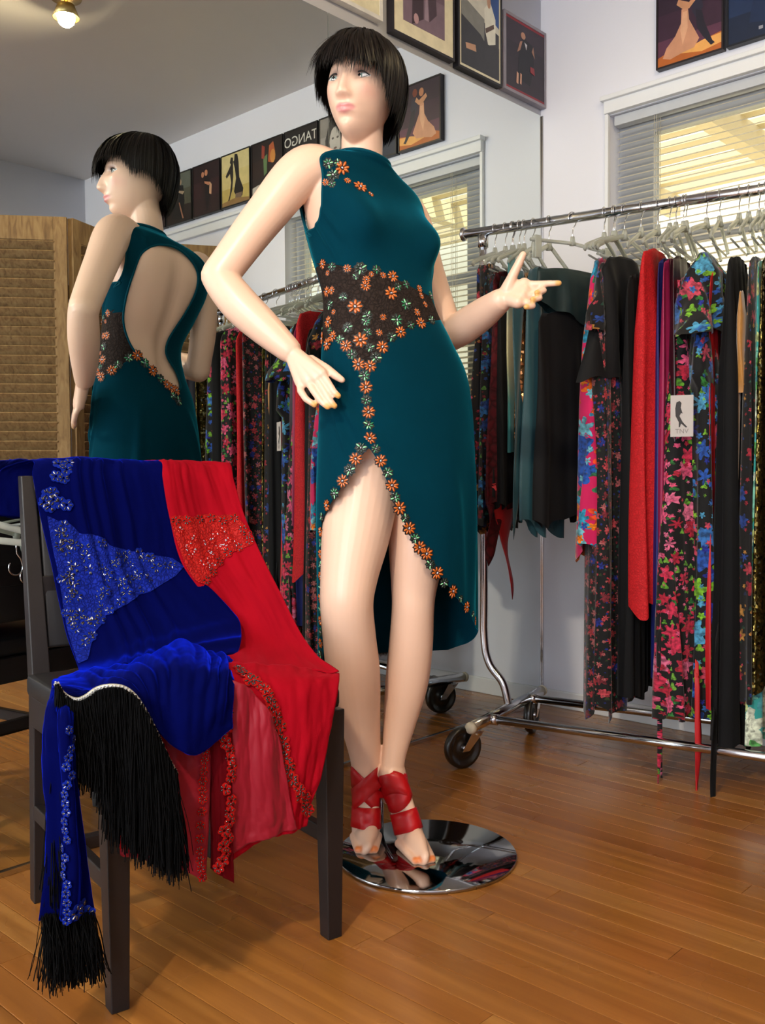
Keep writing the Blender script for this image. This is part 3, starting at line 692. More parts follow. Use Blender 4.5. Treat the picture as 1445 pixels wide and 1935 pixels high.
# painted make-up and nail varnish
col = np.tile(np.array(hexc('e6bfa6'))[None], (nV, 1))
h = hloc(co); face = (h[:, 1] > .03) & (np.abs(h[:, 0]) < .07) & (np.abs(h[:, 2]) < .13)
def paint(mask, c):
    k = np.clip(mask, 0, 1)[:, None]; col[:] = col*(1-k)+np.array(hexc(c))[None]*k
lipw = .0225*(1-np.clip(np.abs(h[:, 0])/.027, 0, 1)**2*.2)
lips = (1/(1+np.exp((np.abs(h[:, 0])-.0225)/.0015)))*(1/(1+np.exp((np.abs(h[:, 2]-.16*np.abs(h[:, 0])+.0640)-(.0098-.0070*(np.abs(h[:, 0])/.0225)**2))/.0009)))
paint(lips*face, 'd98f8c')
paint(ga(np.abs(h[:, 0])-.031, .017)*ga(h[:, 2]-.0165, .008)*.8*face, '6b4a44')
paint(ga(np.abs(h[:, 0])-.030-.0*h[:, 2], .017)*ga(h[:, 2]-.0375+(np.abs(h[:, 0])-.03)**2*14, .0028)*.7*face, '4a332a')
paint(ga(np.abs(h[:, 0])-.046, .016)*ga(h[:, 2]+.022, .016)*.35*face, 'e0968c')
for q in [f[-1] for f in RH]+[f[-1] for f in LH]:
    p = P(*q); d = np.linalg.norm(co-(p+(CAM-p)/np.linalg.norm(CAM-p)*.006), axis=1); paint(1/(1+np.exp((d-.0085)/.0012)), 'd8a35a')
for p in toetips:
    d = np.linalg.norm(co-p, axis=1); paint(1/(1+np.exp((d-.0075)/.0012)), 'd9793c')
at = bm_me.color_attributes.new('Col', 'FLOAT_COLOR', 'POINT'); at.data.foreach_set('color', col.astype(np.float32).ravel())
t = NT('mannequin_skin_paint'); a = t.n('ShaderNodeAttribute', attribute_name='Col'); t.l(a.outputs['Color'], t.b.inputs['Base Color'])
t.set(Roughness=.38, Specular_IOR_Level=.45, Subsurface_Weight=.0, Coat_Weight=.12, Coat_Roughness=.25)
SKIN = t.m
bm_me.materials.clear(); bm_me.materials.append(SKIN)
PLC = onz(806, 1613, .005)
man = empty('mannequin', (PLC[0], PLC[1], 0), 'female shop mannequin with short dark bob wig posing on a round chrome base', 'mannequin')
bodyo = link('body', bm_me, None, man)
# eyes
EYW = plain('eye_white', 'e8e6e2', .15, var=.01); IRIS = plain('eye_iris', '6d7f78', .15, var=.3, scale=300); PUP = plain('eye_pupil', '14100e', .1); LASH = plain('eyelash', '1a1210', .6)
def sphere(c, r, n=16):
    return np.array([[c[0]+r*math.sin(math.pi*i/n)*math.cos(2*math.pi*j/n), c[1]+r*math.sin(math.pi*i/n)*math.sin(2*math.pi*j/n), c[2]+r*math.cos(math.pi*i/n)] for i in range(n+1) for j in range(n)]), grid_faces(n+1, n, True)
for s in (-1, 1):
    # front of the eye sits just proud of the painted socket, found by a ray on the face
    probe = hw([(s*.0305, .2, .0090)])[0]; hit = BODY_BVH.ray_cast(Vector(probe), Vector(-HDIR), .4)[0]
    fy = hloc(np.array(hit))[0][1]
    R = .0188; cy = fy+.0014-R*.90
    v, f = sphere((0, 0, 0), R)
    v = v*np.array([1.12, 1.0, .50])+np.array([s*.0305, cy+R*.06, .0090])
    eye = obj('eye', hw(v), f, EYW, bodyo)
    fx = -.003
    def disc(r, dy, name, mt):
        vv = [(s*.0305+fx, cy+R*1.06+dy, .0090)]; n = 18
        for k in range(n):
            an = 2*math.pi*k/n; X_, Z_ = r*math.cos(an), r*math.sin(an)
            vv.append((s*.0305+fx+X_, cy+R*.06+math.sqrt(max(0, 1-((X_+fx)/(R*1.12))**2-(Z_/(R*.50))**2))*R+dy, .0090+Z_))
        vv[0] = (s*.0305+fx, cy+R*.06+math.sqrt(1-(fx/(R*1.12))**2)*R+dy+.0002, .0090)
        obj(name, hw(np.array(vv)), [(0, 1+k, 1+(k+1) % n) for k in range(n)], mt, eye)
    disc(.0074, .0005, 'iris', IRIS); disc(.0032, .0009, 'pupil', PUP)
    arc = [(s*.0305+x*.0185, cy+R*.06+R*(1.03-.40*x*x), .0090+.0082*(1-x*x)-.0012) for x in np.linspace(-1, 1, 13)]
    obj('eyelash', *tube(hw(np.array(arc)), [.0006+.0015*math.sin(math.pi*k/12) for k in range(13)], 6), LASH, eye)
    arc = [(s*.0305+x*.0170, cy+R*.06+R*(.98-.42*x*x), .0090-.0072*(1-x*x)+.0008) for x in np.linspace(-1, 1, 13)]
    obj('lower_lash', *tube(hw(np.array(arc)), .0005, 5), LASH, eye)
# ---- wig: cap plus layered locks
t = NT('dark_brown_wig_hair'); tc = t.n('ShaderNodeTexCoord'); n1 = t.n('ShaderNodeTexNoise', i_Scale=220.0, i_Detail=2.0); t.l(tc.outputs['Object'], n1.inputs['Vector'])
t.l(t.ramp(n1.outputs[0], [(.35, hexc('0b0807')), (.6, hexc('150e0b')), (.75, hexc('241710'))]), t.b.inputs['Base Color']); t.set(Roughness=.5, Specular_IOR_Level=.28, Anisotropic=.5)
HAIR = t.m
HR = np.array([.100, .119, .122]); HO = np.array([0, -.005, .016])
def hair_end(az):
    """how far down (local z) the bob reaches at azimuth az (0 front, + her left)"""
    a = abs(az)
    if a < .75: z = .025-.011*math.sin(az*2.1)           # fringe
    elif a < 1.15: z = .025-(a-.75)/.40*.070
    elif a < 2.2: z = -.045-.020*math.sin((a-1.15)/1.05*math.pi*.5)
    else: z = -.065-.012*min(1, (a-2.2)/.6)
    if -2.3 < az < -.6:                                   # her right side is cut shorter, over the ear
        z = float(np.interp(az, [-2.3, -1.7, -1.3, -1.05, -.6], [z, -.010, -.008, .026, .034]))
    return z
CROWN = np.array([-.012, -.035, 0])
def lock(az, zend, lift, npt=11, jit=0.0):
    pts = []
    sx, sy = math.sin(az), math.cos(az)
    for k in range(npt):
        q = k/(npt-1)
        z0 = 1.0; 
        ze = (zend-HO[2])/HR[2]
        if ze >= -.15:
            ph = math.acos(max(-1, min(1, 1-(1-ze)*q)))
            ph = q*math.acos(max(-1, min(1, ze)))+.0
            rx = math.sin(ph); zz = math.cos(ph)
        else:
            # dome down to the equator, then hang almost straight, curling in at the tips
            s = q*(math.pi/2+(-.0-ze)*1.05)
            if s < math.pi/2: rx, zz = math.sin(s), math.cos(s)
            else:
                e_ = (s-math.pi/2)/1.05; rx = 1-.30*(e_**2.2); zz = -e_
        p = np.array([sx*rx*HR[0], sy*rx*HR[1], zz*HR[2]])*(1+lift*min(1, q*4))+HO+CROWN*(1-q)*(rx < 2)*np.array([1, 1, 0])*max(0, 1-q*1.2)
        if abs(az) < .9 and q > .55: p = p+np.array([jit*.012*(q-.55)/.45, .004*(q-.55), 0])
        pts.append(p)
    return np.array(pts)
# cap
nA, nQ = 72, 14; cv = []
for i in range(nA):
    az = -math.pi+2*math.pi*i/nA
    cv.append(lock(az, hair_end(az)+.012, -.035, nQ))
cv = np.array(cv).transpose(1, 0, 2).reshape(-1, 3)
wig = obj('wig', hw(cv), grid_faces(nQ, nA, True), HAIR, man)
LV, LF = [], []; rw = random.Random(11)
for k in range(2600):
    az = rw.uniform(-math.pi, math.pi)
    ze = hair_end(az)+rw.gauss(0, .007 if abs(az) > .8 else .010)
    if rw.random() < .25: ze += rw.uniform(0, .06)
    lf = rw.uniform(-.03, .035)
    p = lock(az, ze, lf, 11, rw.gauss(0, 1))
    # part of the forehead shows at her right temple
    if -.62 < az < -.42 and rw.random() < .75: continue
    w0 = rw.uniform(.0012, .0030); n = len(p)
    T = np.gradient(p, axis=0); N = p-(HO+np.array([0, 0, -.02])); S = np.cross(T, N); S /= np.maximum(np.linalg.norm(S, axis=1), 1e-9)[:, None]
    w = np.array([w0*(.35+.65*math.sin(math.pi*min(.5, q*1.2)))*(1-max(0, q-.7)/.3*.92) for q in np.linspace(0, 1, n)])
    b = len(LV); tw = rw.uniform(-.5, .5)
    Nn = N/np.linalg.norm(N, axis=1)[:, None]
    for j in range(n):
        sd = S[j]*math.cos(tw)+Nn[j]*math.sin(tw)
        LV.append(p[j]-sd*w[j]); LV.append(p[j]+sd*w[j])
    for j in range(n-1): LF.append((b+2*j, b+2*j+1, b+2*j+3, b+2*j+2))
tag(obj('hair_locks', hw(np.array(LV)), LF, HAIR, wig), kind='stuff')
# ---- chrome base and ankle spigot
T = Matrix.Translation(Vector((PLC[0], PLC[1], 0)))
PLM = plain('polished_base_plate', (0.40, 0.40, 0.41, 1), .06, 1.0, var=.04, scale=5)
obj('base_plate', *xf(lathe([(.0, .0005), (.1985, .0005), (.2005, .003), (.2005, .0075), (.199, .0095), (.0, .0100)], 96, False), T), PLM, man)
sp = (rball+lball)/2+np.array([.03, .05, 0])
obj('support_rod', *tube([(sp[0], sp[1], .009), (sp[0], sp[1], .10), (sp[0]-.01, sp[1]+.01, .30)], .006, 10), CHROME, man)

# ---- red ribbon sandals: bands that wrap the feet
SATIN = plain('red_satin_ribbon', 'b20a12', .38, spec=.4, var=.12, scale=60)
def wrap(center, normal, width, off=.0022, n=56, maxr=.075):
    """closed ribbon found by probing the foot outward from its core"""
    c = np.array(center, float); nrm = np.array(normal, float); nrm /= np.linalg.norm(nrm)
    e1 = np.cross(nrm, [0.3, .5, .8]); e1 /= np.linalg.norm(e1); e2 = np.cross(nrm, e1)
    rows = []
    for w in np.linspace(-width/2, width/2, 4):
        r = []
        for k in range(n):
            a = 2*math.pi*k/n; d = e1*math.cos(a)+e2*math.sin(a)
            o = c+nrm*w
            hit = BODY_BVH.ray_cast(Vector(o), Vector(d), maxr)
            L = np.linalg.norm(np.array(hit[0])-o) if hit[0] is not None else np.nan
            r.append(L)
        r = np.array(r)
        if np.isnan(r).any():
            m_ = np.nanmean(r) if not np.isnan(r).all() else .03; r = np.where(np.isnan(r), m_, r)
        r = np.minimum(r, np.median(r)*1.28)
        for _ in range(6): r = np.maximum(r, (np.roll(r, 1)+np.roll(r, -1))/2)
        for _ in range(4): r = (np.roll(r, 1)+2*r+np.roll(r, -1))/4
        rows.append([c+nrm*w+(e1*math.cos(2*math.pi*k/n)+e2*math.sin(2*math.pi*k/n))*(r[k]+off) for k in range(n)])
    V = np.array(rows).reshape(-1, 3)
    return V, grid_faces(4, n, True)
def sandal(label, ank, ball, toe, mirror):
    d = toe-ank; dh = ball-ank; dh /= np.linalg.norm(dh)
    s = np.cross(dh, UP); s /= np.linalg.norm(s)
    e = empty('ribbon_sandal', (ball[0], ball[1], ZP), label, 'shoe', 'red ribbon sandals')
    def at(k): return ank+(ball-ank)*k
    o1 = wrap(at(.74), dh+UP*.05, .046); obj('toe_band', *o1, SATIN, e)
    o2 = wrap(at(.26), dh+s*.85*mirror, .040); obj('cross_band', *o2, SATIN, e)
    o3 = wrap(at(.24), dh-s*.85*mirror, .040, .0034); obj('cross_band', *o3, SATIN, e)
    for q in e.children:
        so_ = q.modifiers.new('thickness', 'SOLIDIFY'); so_.thickness = .0012; so_.offset = 1
sandal('red satin ribbon sandal on the mannequin foot farther from the rack', rank, rball, rtoe, 1)
sandal('red satin ribbon sandal on the mannequin foot stepping toward the viewer', lank, lball, ltoe, -1)
# ================================================================== TEAL DRESS
TEAL = velvet('teal_velvet', '022f3d', '1fa0bc', 1.0, .9, .32)
dress = empty('velvet_dress', (PLC[0], PLC[1], .3), 'sleeveless teal velvet dress with black lace waist and orange bead flowers on the mannequin', 'dress')
NTH, NTT = 241, 340
DV, dth, dtt, darc = surf(SK, NTH, NTT, .0045, True)
# gentle drape of the loose skirt and small pulls at the hip
for i, t_ in enumerate(dtt):
    if t_ > 10.3:
        k = min(1, (t_-10.3)/3.5)
        a = (np.sin(dth*5+.6)*.005+np.sin(dth*9+1.7+t_*.35)*.003)*k
        rad = DV[i]-DV[i].mean(0); rad /= np.linalg.norm(rad, axis=1)[:, None]; DV[i] += rad*a[:, None]
def ridge(th0, t0, th1, t1, w, amp):
    for i, t_ in enumerate(dtt):
        if t_ < min(t0, t1)-.6 or t_ > max(t0, t1)+.6: continue
        q = (t_-t0)/(t1-t0); env = math.exp(-max(0, -q, q-1)**2/.03) if not 0 <= q <= 1 else 1.0
        c = th0+(th1-th0)*q; g = np.exp(-((dth-c)/w)**2)*amp*env*math.sin(math.pi*min(1, max(0.02, .1+.8*q)))
        rad = DV[i]-DV[i].mean(0); rad /= np.linalg.norm(rad, axis=1)[:, None]; DV[i] += rad*g[:, None]
# pulls at the hip by the hand, under the arm and below the bust
for a_ in ((-1.15, 9.4, -.75, 10.7, .07, .007), (-1.0, 9.9, -.45, 10.8, .08, .006), (-1.30, 9.8, -1.0, 10.9, .07, .006), (-1.25, 8.2, -1.1, 10.0, .06, .006), (-.95, 8.4, -.95, 9.8, .05, .004),
           (-1.2, 5.0, -.9, 5.9, .07, .006), (-1.45, 5.2, -1.05, 6.4, .06, .006), (1.3, 5.0, 1.0, 6.2, .07, .005), (.9, 11.0, .8, 14.0, .12, .006), (.35, 11.5, .55, 14.0, .10, .005), (1.35, 11.5, 1.3, 15, .10, .007),
           (2.6, 3.0, 2.4, 4.0, .05, .004), (-2.6, 3.0, -2.5, 4.0, .05, .004), (2.9, 9.4, 2.5, 12.0, .1, .008), (-2.4, 9.4, -2.2, 12.5, .1, .008)): ridge(*a_)
X2 = np.stack(np.meshgrid(dth*.15, darc), -1).reshape(-1, 2)[:, [0, 1]]    # metric (around, down) coordinates
DVf = DV.reshape(-1, 3)
quads = grid_faces(NTT, NTH)
tris = [q for a, b, c, d in quads for q in ((a, b, c), (a, c, d))]
DB = BVHTree.FromPolygons([Vector(v) for v in DVf], tris)
trin = np.array(tris)
def bary(p, i):
    a, b, c = DVf[trin[i]]
    v0, v1, v2 = b-a, c-a, p-a
    d00, d01, d11, d20, d21 = v0@v0, v0@v1, v1@v1, v2@v0, v2@v1
    dn = d00*d11-d01*d01; v = (d11*d20-d01*d21)/dn; w = (d00*d21-d01*d20)/dn
    return np.array([1-v-w, v, w])
def dhit(u, v, refl=False):
    o = CAM.copy(); d = ray(u, v)
    if refl: o = o*np.array([1, -1, 1]); d = d*np.array([1, -1, 1])
    d = d/np.linalg.norm(d)
    h_ = DB.ray_cast(Vector(o), Vector(d), 8)
    if h_[0] is None:
        # silhouette: nearest point on the cloth to the ray
        best = None
        for L in np.linspace(1.9, 2.6, 60) if not refl else np.linspace(2.5, 3.4, 60):
            q = DB.find_nearest(Vector(o+d*L))
            if best is None or q[3] < best[3]: best = q
        h_ = (best[0], best[1], best[2], 0)
    p = np.array(h_[0]); n = np.array(h_[1]); i = h_[2]
    w = bary(p, i); uv = w@X2[trin[i]]
    if np.dot(n, o-p) < 0: n = -n
    return p, n, uv
def poly_uv(px, refl=False): return [tuple(dhit(*q, refl)[2]) for q in px]
def sdist(Q, poly):
    """signed distance, positive inside"""
    Q = np.asarray(Q); poly = np.asarray(poly, float); n = len(poly)
    d = np.full(len(Q), 1e9); ins = np.zeros(len(Q), bool)
    for i in range(n):
        a, b = poly[i], poly[(i+1) % n]; e = b-a; w = Q-a
        t_ = np.clip((w@e)/max(e@e, 1e-12), 0, 1); q = w-t_[:, None]*e; d = np.minimum(d, (q**2).sum(1))
        c = ((a[1] <= Q[:, 1]) & (b[1] > Q[:, 1])) | ((b[1] <= Q[:, 1]) & (a[1] > Q[:, 1]))
        with np.errstate(divide='ignore', invalid='ignore'):
            xi = a[0]+(Q[:, 1]-a[1])/(b[1]-a[1]+1e-15)*(b[0]-a[0])
        ins ^= c & (Q[:, 0] < xi)
    d = np.sqrt(d); return np.where(ins, d, -d)
def clip(V, uv, T, f):
    """keep f>0, cutting triangles along f=0"""
    V = list(map(tuple, V)); uv = list(map(tuple, uv)); F = []; cache = {}
    Va = np.array(V); U = np.array(uv)
    def cut(a, b):
        k = (min(a, b), max(a, b))
        if k not in cache:
            t_ = f[a]/(f[a]-f[b]); cache[k] = len(V); V.append(tuple(Va[a]+(Va[b]-Va[a])*t_)); uv.append(tuple(U[a]+(U[b]-U[a])*t_))
        return cache[k]
    pos = f > 0
    for tr_ in T:
        s = [pos[i] for i in tr_]
        if all(s): F.append(tr_); continue
        if not any(s): continue
        o = []
        for j in range(3):
            a, b = tr_[j], tr_[(j+1) % 3]
            if pos[a]: o.append(a)
            if pos[a] != pos[b]: o.append(cut(a, b))
        F.append(tuple(o))
    used = sorted({i for q in F for i in q}); mp_ = {a: i for i, a in enumerate(used)}
    return np.array([V[i] for i in used]), np.array([uv[i] for i in used]), [tuple(mp_[i] for i in q) for q in F]
def smooth_poly(p, n=120):
    p = np.array(p, float); q = catm(np.r_[p, p[:1]], n); return q
ARC1 = darc[-1]
# front opening of the skirt
L_ = poly_uv([(697, 846), (682, 862), (660, 898), (636, 935), (616, 968), (608, 984)])
R_ = poly_uv([(697, 846), (712, 868), (728, 903), (743, 940), (762, 985), (788, 1030), (822, 1078), (858, 1125), (884, 1152), (893, 1172)])
lb = poly_uv([(608, 1060), (609, 1150), (612, 1235)])
rb_ = R_[-1]
opening = L_[::-1][:0]
opening = list(R_)+[(rb_[0]+.03, rb_[1]+.016), (rb_[0]+.07, rb_[1]+.034), (rb_[0]+.12, ARC1-.030), (rb_[0]+.17, ARC1-.008), (rb_[0]+.22, ARC1-.001), (rb_[0]+.24, ARC1+.02), (lb[-1][0]-.02, ARC1+.02)]+lb[::-1]+L_[::-1][:-1]
# open back (outline read in the mirror)
backpx = [(301, 462), (281, 468), (263, 486), (247, 531), (236, 573), (233, 607), (242, 642), (258, 669), (287, 700), (318, 727), (334, 738), (341, 728), (334, 705), (317, 677), (314, 656), (331, 621), (357, 580), (372, 545), (373, 514), (353, 483), (329, 467)]
def wrapx(u): return u
bk = []
for q in backpx:
    uv = dhit(*q, True)[2]; x = uv[0]
    bk.append((x if x > 0 else x+2*math.pi*.15, uv[1]))     # unroll across the back seam
bk = smooth_poly(bk)
# arm holes
def mir_x(p): return [(-a, b) for a, b in p]
armR = poly_uv([(606, 300), (610, 330), (609, 365), (606, 400), (596, 430), (580, 440)])+poly_uv([(216, 543), (229, 524), (237, 498), (240, 465), (238, 438)], True)
_ft, _bt = armR[0], armR[-1]
armR = smooth_poly(armR+[(_bt[0]+.004, _bt[1]-.035), ((_ft[0]+_bt[0])/2, min(_ft[1], _bt[1])-.060), (_ft[0]+.002, _ft[1]-.036)])
_xc = armR[:, 0].mean(); armL = [(-_xc-(a-_xc)*.85, b+.002) for a, b in armR]
f_open = -sdist(X2, opening)
X2b = X2.copy(); X2b[:, 0] = np.where(X2b[:, 0] < 0, X2b[:, 0]+2*math.pi*.15, X2b[:, 0])
f_back = -sdist(X2b, bk); f_aR = -sdist(X2, armR); f_aL = -sdist(X2, armL)
keep = np.minimum(np.minimum(f_open, f_back), np.minimum(f_aR, f_aL))
# black lace waist panel
lt = poly_uv([(598, 497), (630, 500), (662, 506), (700, 512), (740, 524), (780, 545), (812, 563), (834, 585)])
lbm = poly_uv([(840, 600), (815, 607), (790, 613), (765, 622), (742, 637), (726, 655), (712, 677), (699, 699), (684, 690), (668, 668), (650, 648), (628, 634)])
rs = poly_uv([(196, 712), (228, 690), (258, 672)], True)
rt_ = poly_uv([(235, 590), (211, 592)], True)
lace_poly = lt+[(lt[-1][0]+.06, lt[-1][1]+.006), (lt[-1][0]+.075, lt[-1][1]+.03)]+lbm+rs+[(rs[-1][0]-.03, rs[-1][1])]+[(rt_[0][0]-.03, rt_[0][1])]+rt_
f_l = sdist(X2, lace_poly)
V1, U1, F1 = clip(DVf, X2, tris, np.minimum(keep, -f_l))
def weld_seam(me):
    b = bmesh.new(); b.from_mesh(me); bmesh.ops.remove_doubles(b, verts=b.verts, dist=2e-5); b.to_mesh(me); b.free()
    me.polygons.foreach_set('use_smooth', [True]*len(me.polygons)); return me
dm = weld_seam(mesh('velvet_cloth', V1, F1, U1))
cloth = link('velvet_cloth', dm, TEAL, dress)
LACE = lacecloth('black_lace', '0d0a09', '2c221e', 110, .8, spec=.15)
V2, U2, F2 = clip(DVf, X2, tris, np.minimum(keep, f_l))
lace = link('lace_panel', weld_seam(mesh('lace_panel', V2, F2, U2)), LACE, dress); tag(lace, label='dark brown-black lace waist panel')
for o_ in (cloth, lace):
    s_ = o_.modifiers.new('thickness', 'SOLIDIFY'); s_.thickness = .0016; s_.offset = -1
# rolled bindings on neck, arm holes and open back
BIND = velvet('teal_binding', '063f4e', '37a9bd', .8, .6, .3)
UVKD = {}
def uv_to_p(uv):
    th = ((uv[0]/.15+math.pi) % (2*math.pi))-math.pi
    j = (th+math.pi)/(2*math.pi)*(NTH-1); i = np.interp(uv[1], darc, np.arange(NTT))
    j0 = int(min(max(j, 0), NTH-2)); i0 = int(min(max(i, 0), NTT-2)); fj, fi = j-j0, i-i0
    return (DV[i0, j0]*(1-fj)+DV[i0, j0+1]*fj)*(1-fi)+(DV[i0+1, j0]*(1-fj)+DV[i0+1, j0+1]*fj)*fi
def binding(name, uvs, r=.0032, closed=True):
    pts = [uv_to_p(u) for u in uvs if 0 <= u[1] <= ARC1]
    if len(pts) > 3: obj(name, *tube(np.array(pts+([pts[0]] if closed else [])), r, 8, False), BIND, dress)
binding('neck_binding', [(x*.15, .004) for x in np.linspace(-math.pi, math.pi, 60)], .0042)
binding('back_binding', [(x if x < math.pi*.15 else x-2*math.pi*.15, y) for x, y in bk])
binding('armhole_binding', [q for q in armR if q[1] > .001], .003, False); binding('armhole_binding', [q for q in armL if q[1] > .001], .003, False)
# ---- bead flowers (each one a part)
ORB = plain('orange_glass_bead', 'c2601c', .18, spec=.7, var=.25, scale=200, coat=.6); DKB = plain('dark_bead_backing', '161012', .6)
GRB = plain('green_glass_bead', '2f8a58', .12, spec=.8, var=.4, scale=150, coat=.8); DGB = plain('dark_green_bead', '123322', .2, spec=.7, coat=.5); SLB = plain('silver_bead', 'c9c6cc', .2, .6)
PGB = plain('pale_green_bead', '8fe0a4', .1, spec=.9, coat=1.0)
def bead(L, w, h_, n=6):
    V, F = [], []
    for k, (x, s) in enumerate(((0, .25), (.18, .8), (.5, 1), (.82, .8), (1, .25))):
        for j in range(n):
            a = 2*math.pi*j/n; V.append((x*L, w*s*math.cos(a), h_*(.35+s*math.sin(a)*.65)))
    F = grid_faces(5, n, True); F.append(tuple(range(n))[::-1]); F.append(tuple(range(4*n, 5*n)))
    return np.array(V), F
def flower_mesh(name, R, npet, mats, wid, seed=0, backing=True):
    """mats: list of (material, weight) for petals; centre silver; dark backing"""
    rr_ = random.Random(seed); parts = []; mi = []; ml = [DKB, SLB]+[m_ for m_, _ in mats]
    if backing:
        n = 24; V = [(0, 0, .0004)]; 
        for k in range(n):
            a = 2*math.pi*k/n; r = R*(1.02+.16*math.cos(npet*a)); V.append((r*math.cos(a), r*math.sin(a), .0002))
        parts.append((np.array(V), [(0, 1+k, 1+(k+1) % n) for k in range(n)])); mi += [0]*n
    for k in range(npet):
        a = 2*math.pi*k/npet+rr_.uniform(-.12, .12); L = R*rr_.uniform(.62, .78)
        b = bead(L, wid*R, wid*R*.9); M = Matrix.Rotation(a, 4, 'Z') @ Matrix.Translation(Vector((R*.26, 0, .0006)))
        parts.append(xf(b, M)); x = rr_.random(); acc = 0; idx = 2
        for q, (_, w) in enumerate(mats):
            acc += w
            if x <= acc: idx = 2+q; break
        mi += [idx]*len(b[1])
    b = bead(R*.42, R*.15, R*.2); parts.append(xf(b, Matrix.Rotation(.6, 4, 'Z') @ Matrix.Translation(Vector((-R*.21, 0, .001))))); mi += [1]*len(b[1])
    V, F = merge(parts); me = mesh(name, V, F)
    for m_ in ml: me.materials.append(m_)
    me.polygons.foreach_set('material_index', mi); return me
ORF = [flower_mesh('bead_flower', .0135, 9, [(ORB, 1)], .16, s) for s in (1, 2)]
ORW = [flower_mesh('bead_flower', .0155, 8, [(ORB, 1)], .20, s) for s in (3, 4)]
GRF = [flower_mesh('bead_leaf_cluster', .0125, 8, [(GRB, .25), (PGB, .2), (DGB, .55)], .15, s) for s in (5, 6, 7)]
def place(me, name, p, n, parent, rot, sc=1.0, lift=.0018):
    o = bpy.data.objects.new(name, me); COL.objects.link(o); o.parent = parent; o.matrix_parent_inverse = wmat(parent).inverted()
    q = Vector(n).to_track_quat('Z', 'Y')
    o.rotation_mode = 'QUATERNION'; o.rotation_quaternion = q @ Matrix.Rotation(rot, 3, 'Z').to_quaternion()
    o.location = Vector(p)+Vector(n)*lift; o.scale = (sc, sc, sc); return o
rf = random.Random(5)
def put(kind, u, v, sc=1.0, refl=False, par=None):
    p, n, uv = dhit(u, v, refl)
    me = rf.choice({'o': ORF, 'w': ORW, 'g': GRF}[kind])
    place(me, 'bead_leaf_cluster' if kind == 'g' else 'bead_flower', p, n, par or dress, rf.uniform(0, 6), sc)
# on the lace
for k, u, v, s in [('o', 611, 499, .8), ('o', 620, 516, .5), ('g', 628, 505, .8), ('o', 656, 508, .7), ('g', 681, 508, 1.1), ('g', 672, 523, .6), ('o', 690, 541, .9), ('o', 692, 529, .7), ('g', 711, 510, .8), ('o', 701, 519, .5), ('o', 723, 521, .6), ('o', 741, 523, 1.0),
                   ('w', 738, 555, 1.0), ('g', 751, 543, .8), ('g', 766, 538, .8), ('o', 791, 546, .7), ('o', 795, 560, .6), ('g', 812, 559, .9), ('o', 826, 570, .8), ('g', 766, 576, 1.1), ('o', 787, 591, .7), ('o', 802, 576, .6), ('w', 671, 580, 1.05), ('g', 694, 597, .9), ('g', 691, 608, .8), ('g', 749, 605, 1.1),
                   ('o', 723, 600, .6), ('g', 657, 619, .9), ('g', 649, 561, .8), ('o', 628, 549, .7), ('o', 631, 590, .5), ('w', 681, 643, 1.05), ('g', 699, 657, .8), ('g', 694, 628, .8), ('o', 716, 629, .6),
                   ('o', 630, 636, .9), ('g', 643, 642, .8), ('o', 654, 654, 1.0), ('g', 665, 670, .9), ('o', 677, 689, 1.05), ('o', 699, 692, 1.0), ('g', 710, 676, 1.0), ('o', 722, 656, 1.05), ('g', 739, 637, .9), ('o', 756, 628, 1.0), ('g', 775, 615, .8), ('o', 794, 611, 1.0), ('g', 814, 605, .9), ('o', 828, 597, .95), ('g', 839, 592, .7), ('g', 624, 625, .7)]:
    put(k, u, v, s)
# centre line and both edges of the opening
for k, u, v, s in [('g', 688, 710, .95), ('o', 691, 732, 1.05), ('g', 692, 756, .9), ('o', 696, 779, 1.05), ('g', 696, 803, .95), ('o', 699, 828, 1.05)]: put(k, u, v, s)
for k, u, v, s in [('g', 682, 846, 1.0), ('o', 672, 867, 1.05), ('g', 661, 888, 1.0), ('o', 648, 909, 1.05), ('g', 633, 932, 1.0), ('o', 619, 955, 1.0), ('g', 609, 977, .8),
                   ('g', 710, 848, .8), ('o', 719, 871, 1.0), ('g', 732, 893, .9), ('o', 740, 917, 1.05), ('g', 746, 940, .9), ('o', 754, 960, 1.1), ('g', 765, 979, .8), ('o', 772, 998, 1.1), ('g', 783, 1017, .9), ('o', 792, 1034, 1.1), ('o', 805, 1046, 1.1), ('g', 812, 1066, .9), ('o', 825, 1082, 1.1), ('g', 838, 1101, .9), ('o', 854, 1117, 1.15), ('g', 869, 1131, .7), ('o', 880, 1147, 1.0), ('g', 892, 1160, .6), ('o', 896, 1173, .8)]: put(k, u, v, s)
for v in range(1005, 1240, 21): put('o' if (v//21) % 2 else 'g', 607, v, .85)
# shoulder spray
for k, u, v, s in [('g', 620, 309, .9), ('w', 646, 318, 1.0), ('g', 629, 331, 1.1), ('o', 656, 342, .6), ('w', 680, 354, 1.05), ('o', 615, 345, .6), ('o', 700, 368, .55), ('g', 627, 348, .7), ('g', 638, 308, .7)]: put(k, u, v, s)
# back edge, read in the mirror
for k, u, v, s in [('o', 259, 672, 1.2), ('g', 273, 686, 1.1), ('o', 288, 701, 1.2), ('g', 303, 716, 1.1), ('o', 314, 727, 1.1), ('o', 322, 733, 1.2), ('o', 332, 738, 1.2), ('g', 336, 758, 1.2), ('g', 326, 748, 1.0), ('o', 212, 700, 1.1), ('g', 223, 690, 1.0), ('o', 203, 634, .9), ('g', 197, 655, .9), ('o', 195, 680, 1.0), ('o', 192, 712, 1.1), ('g', 243, 676, 1.0)]: put(k, u, v, s, True)
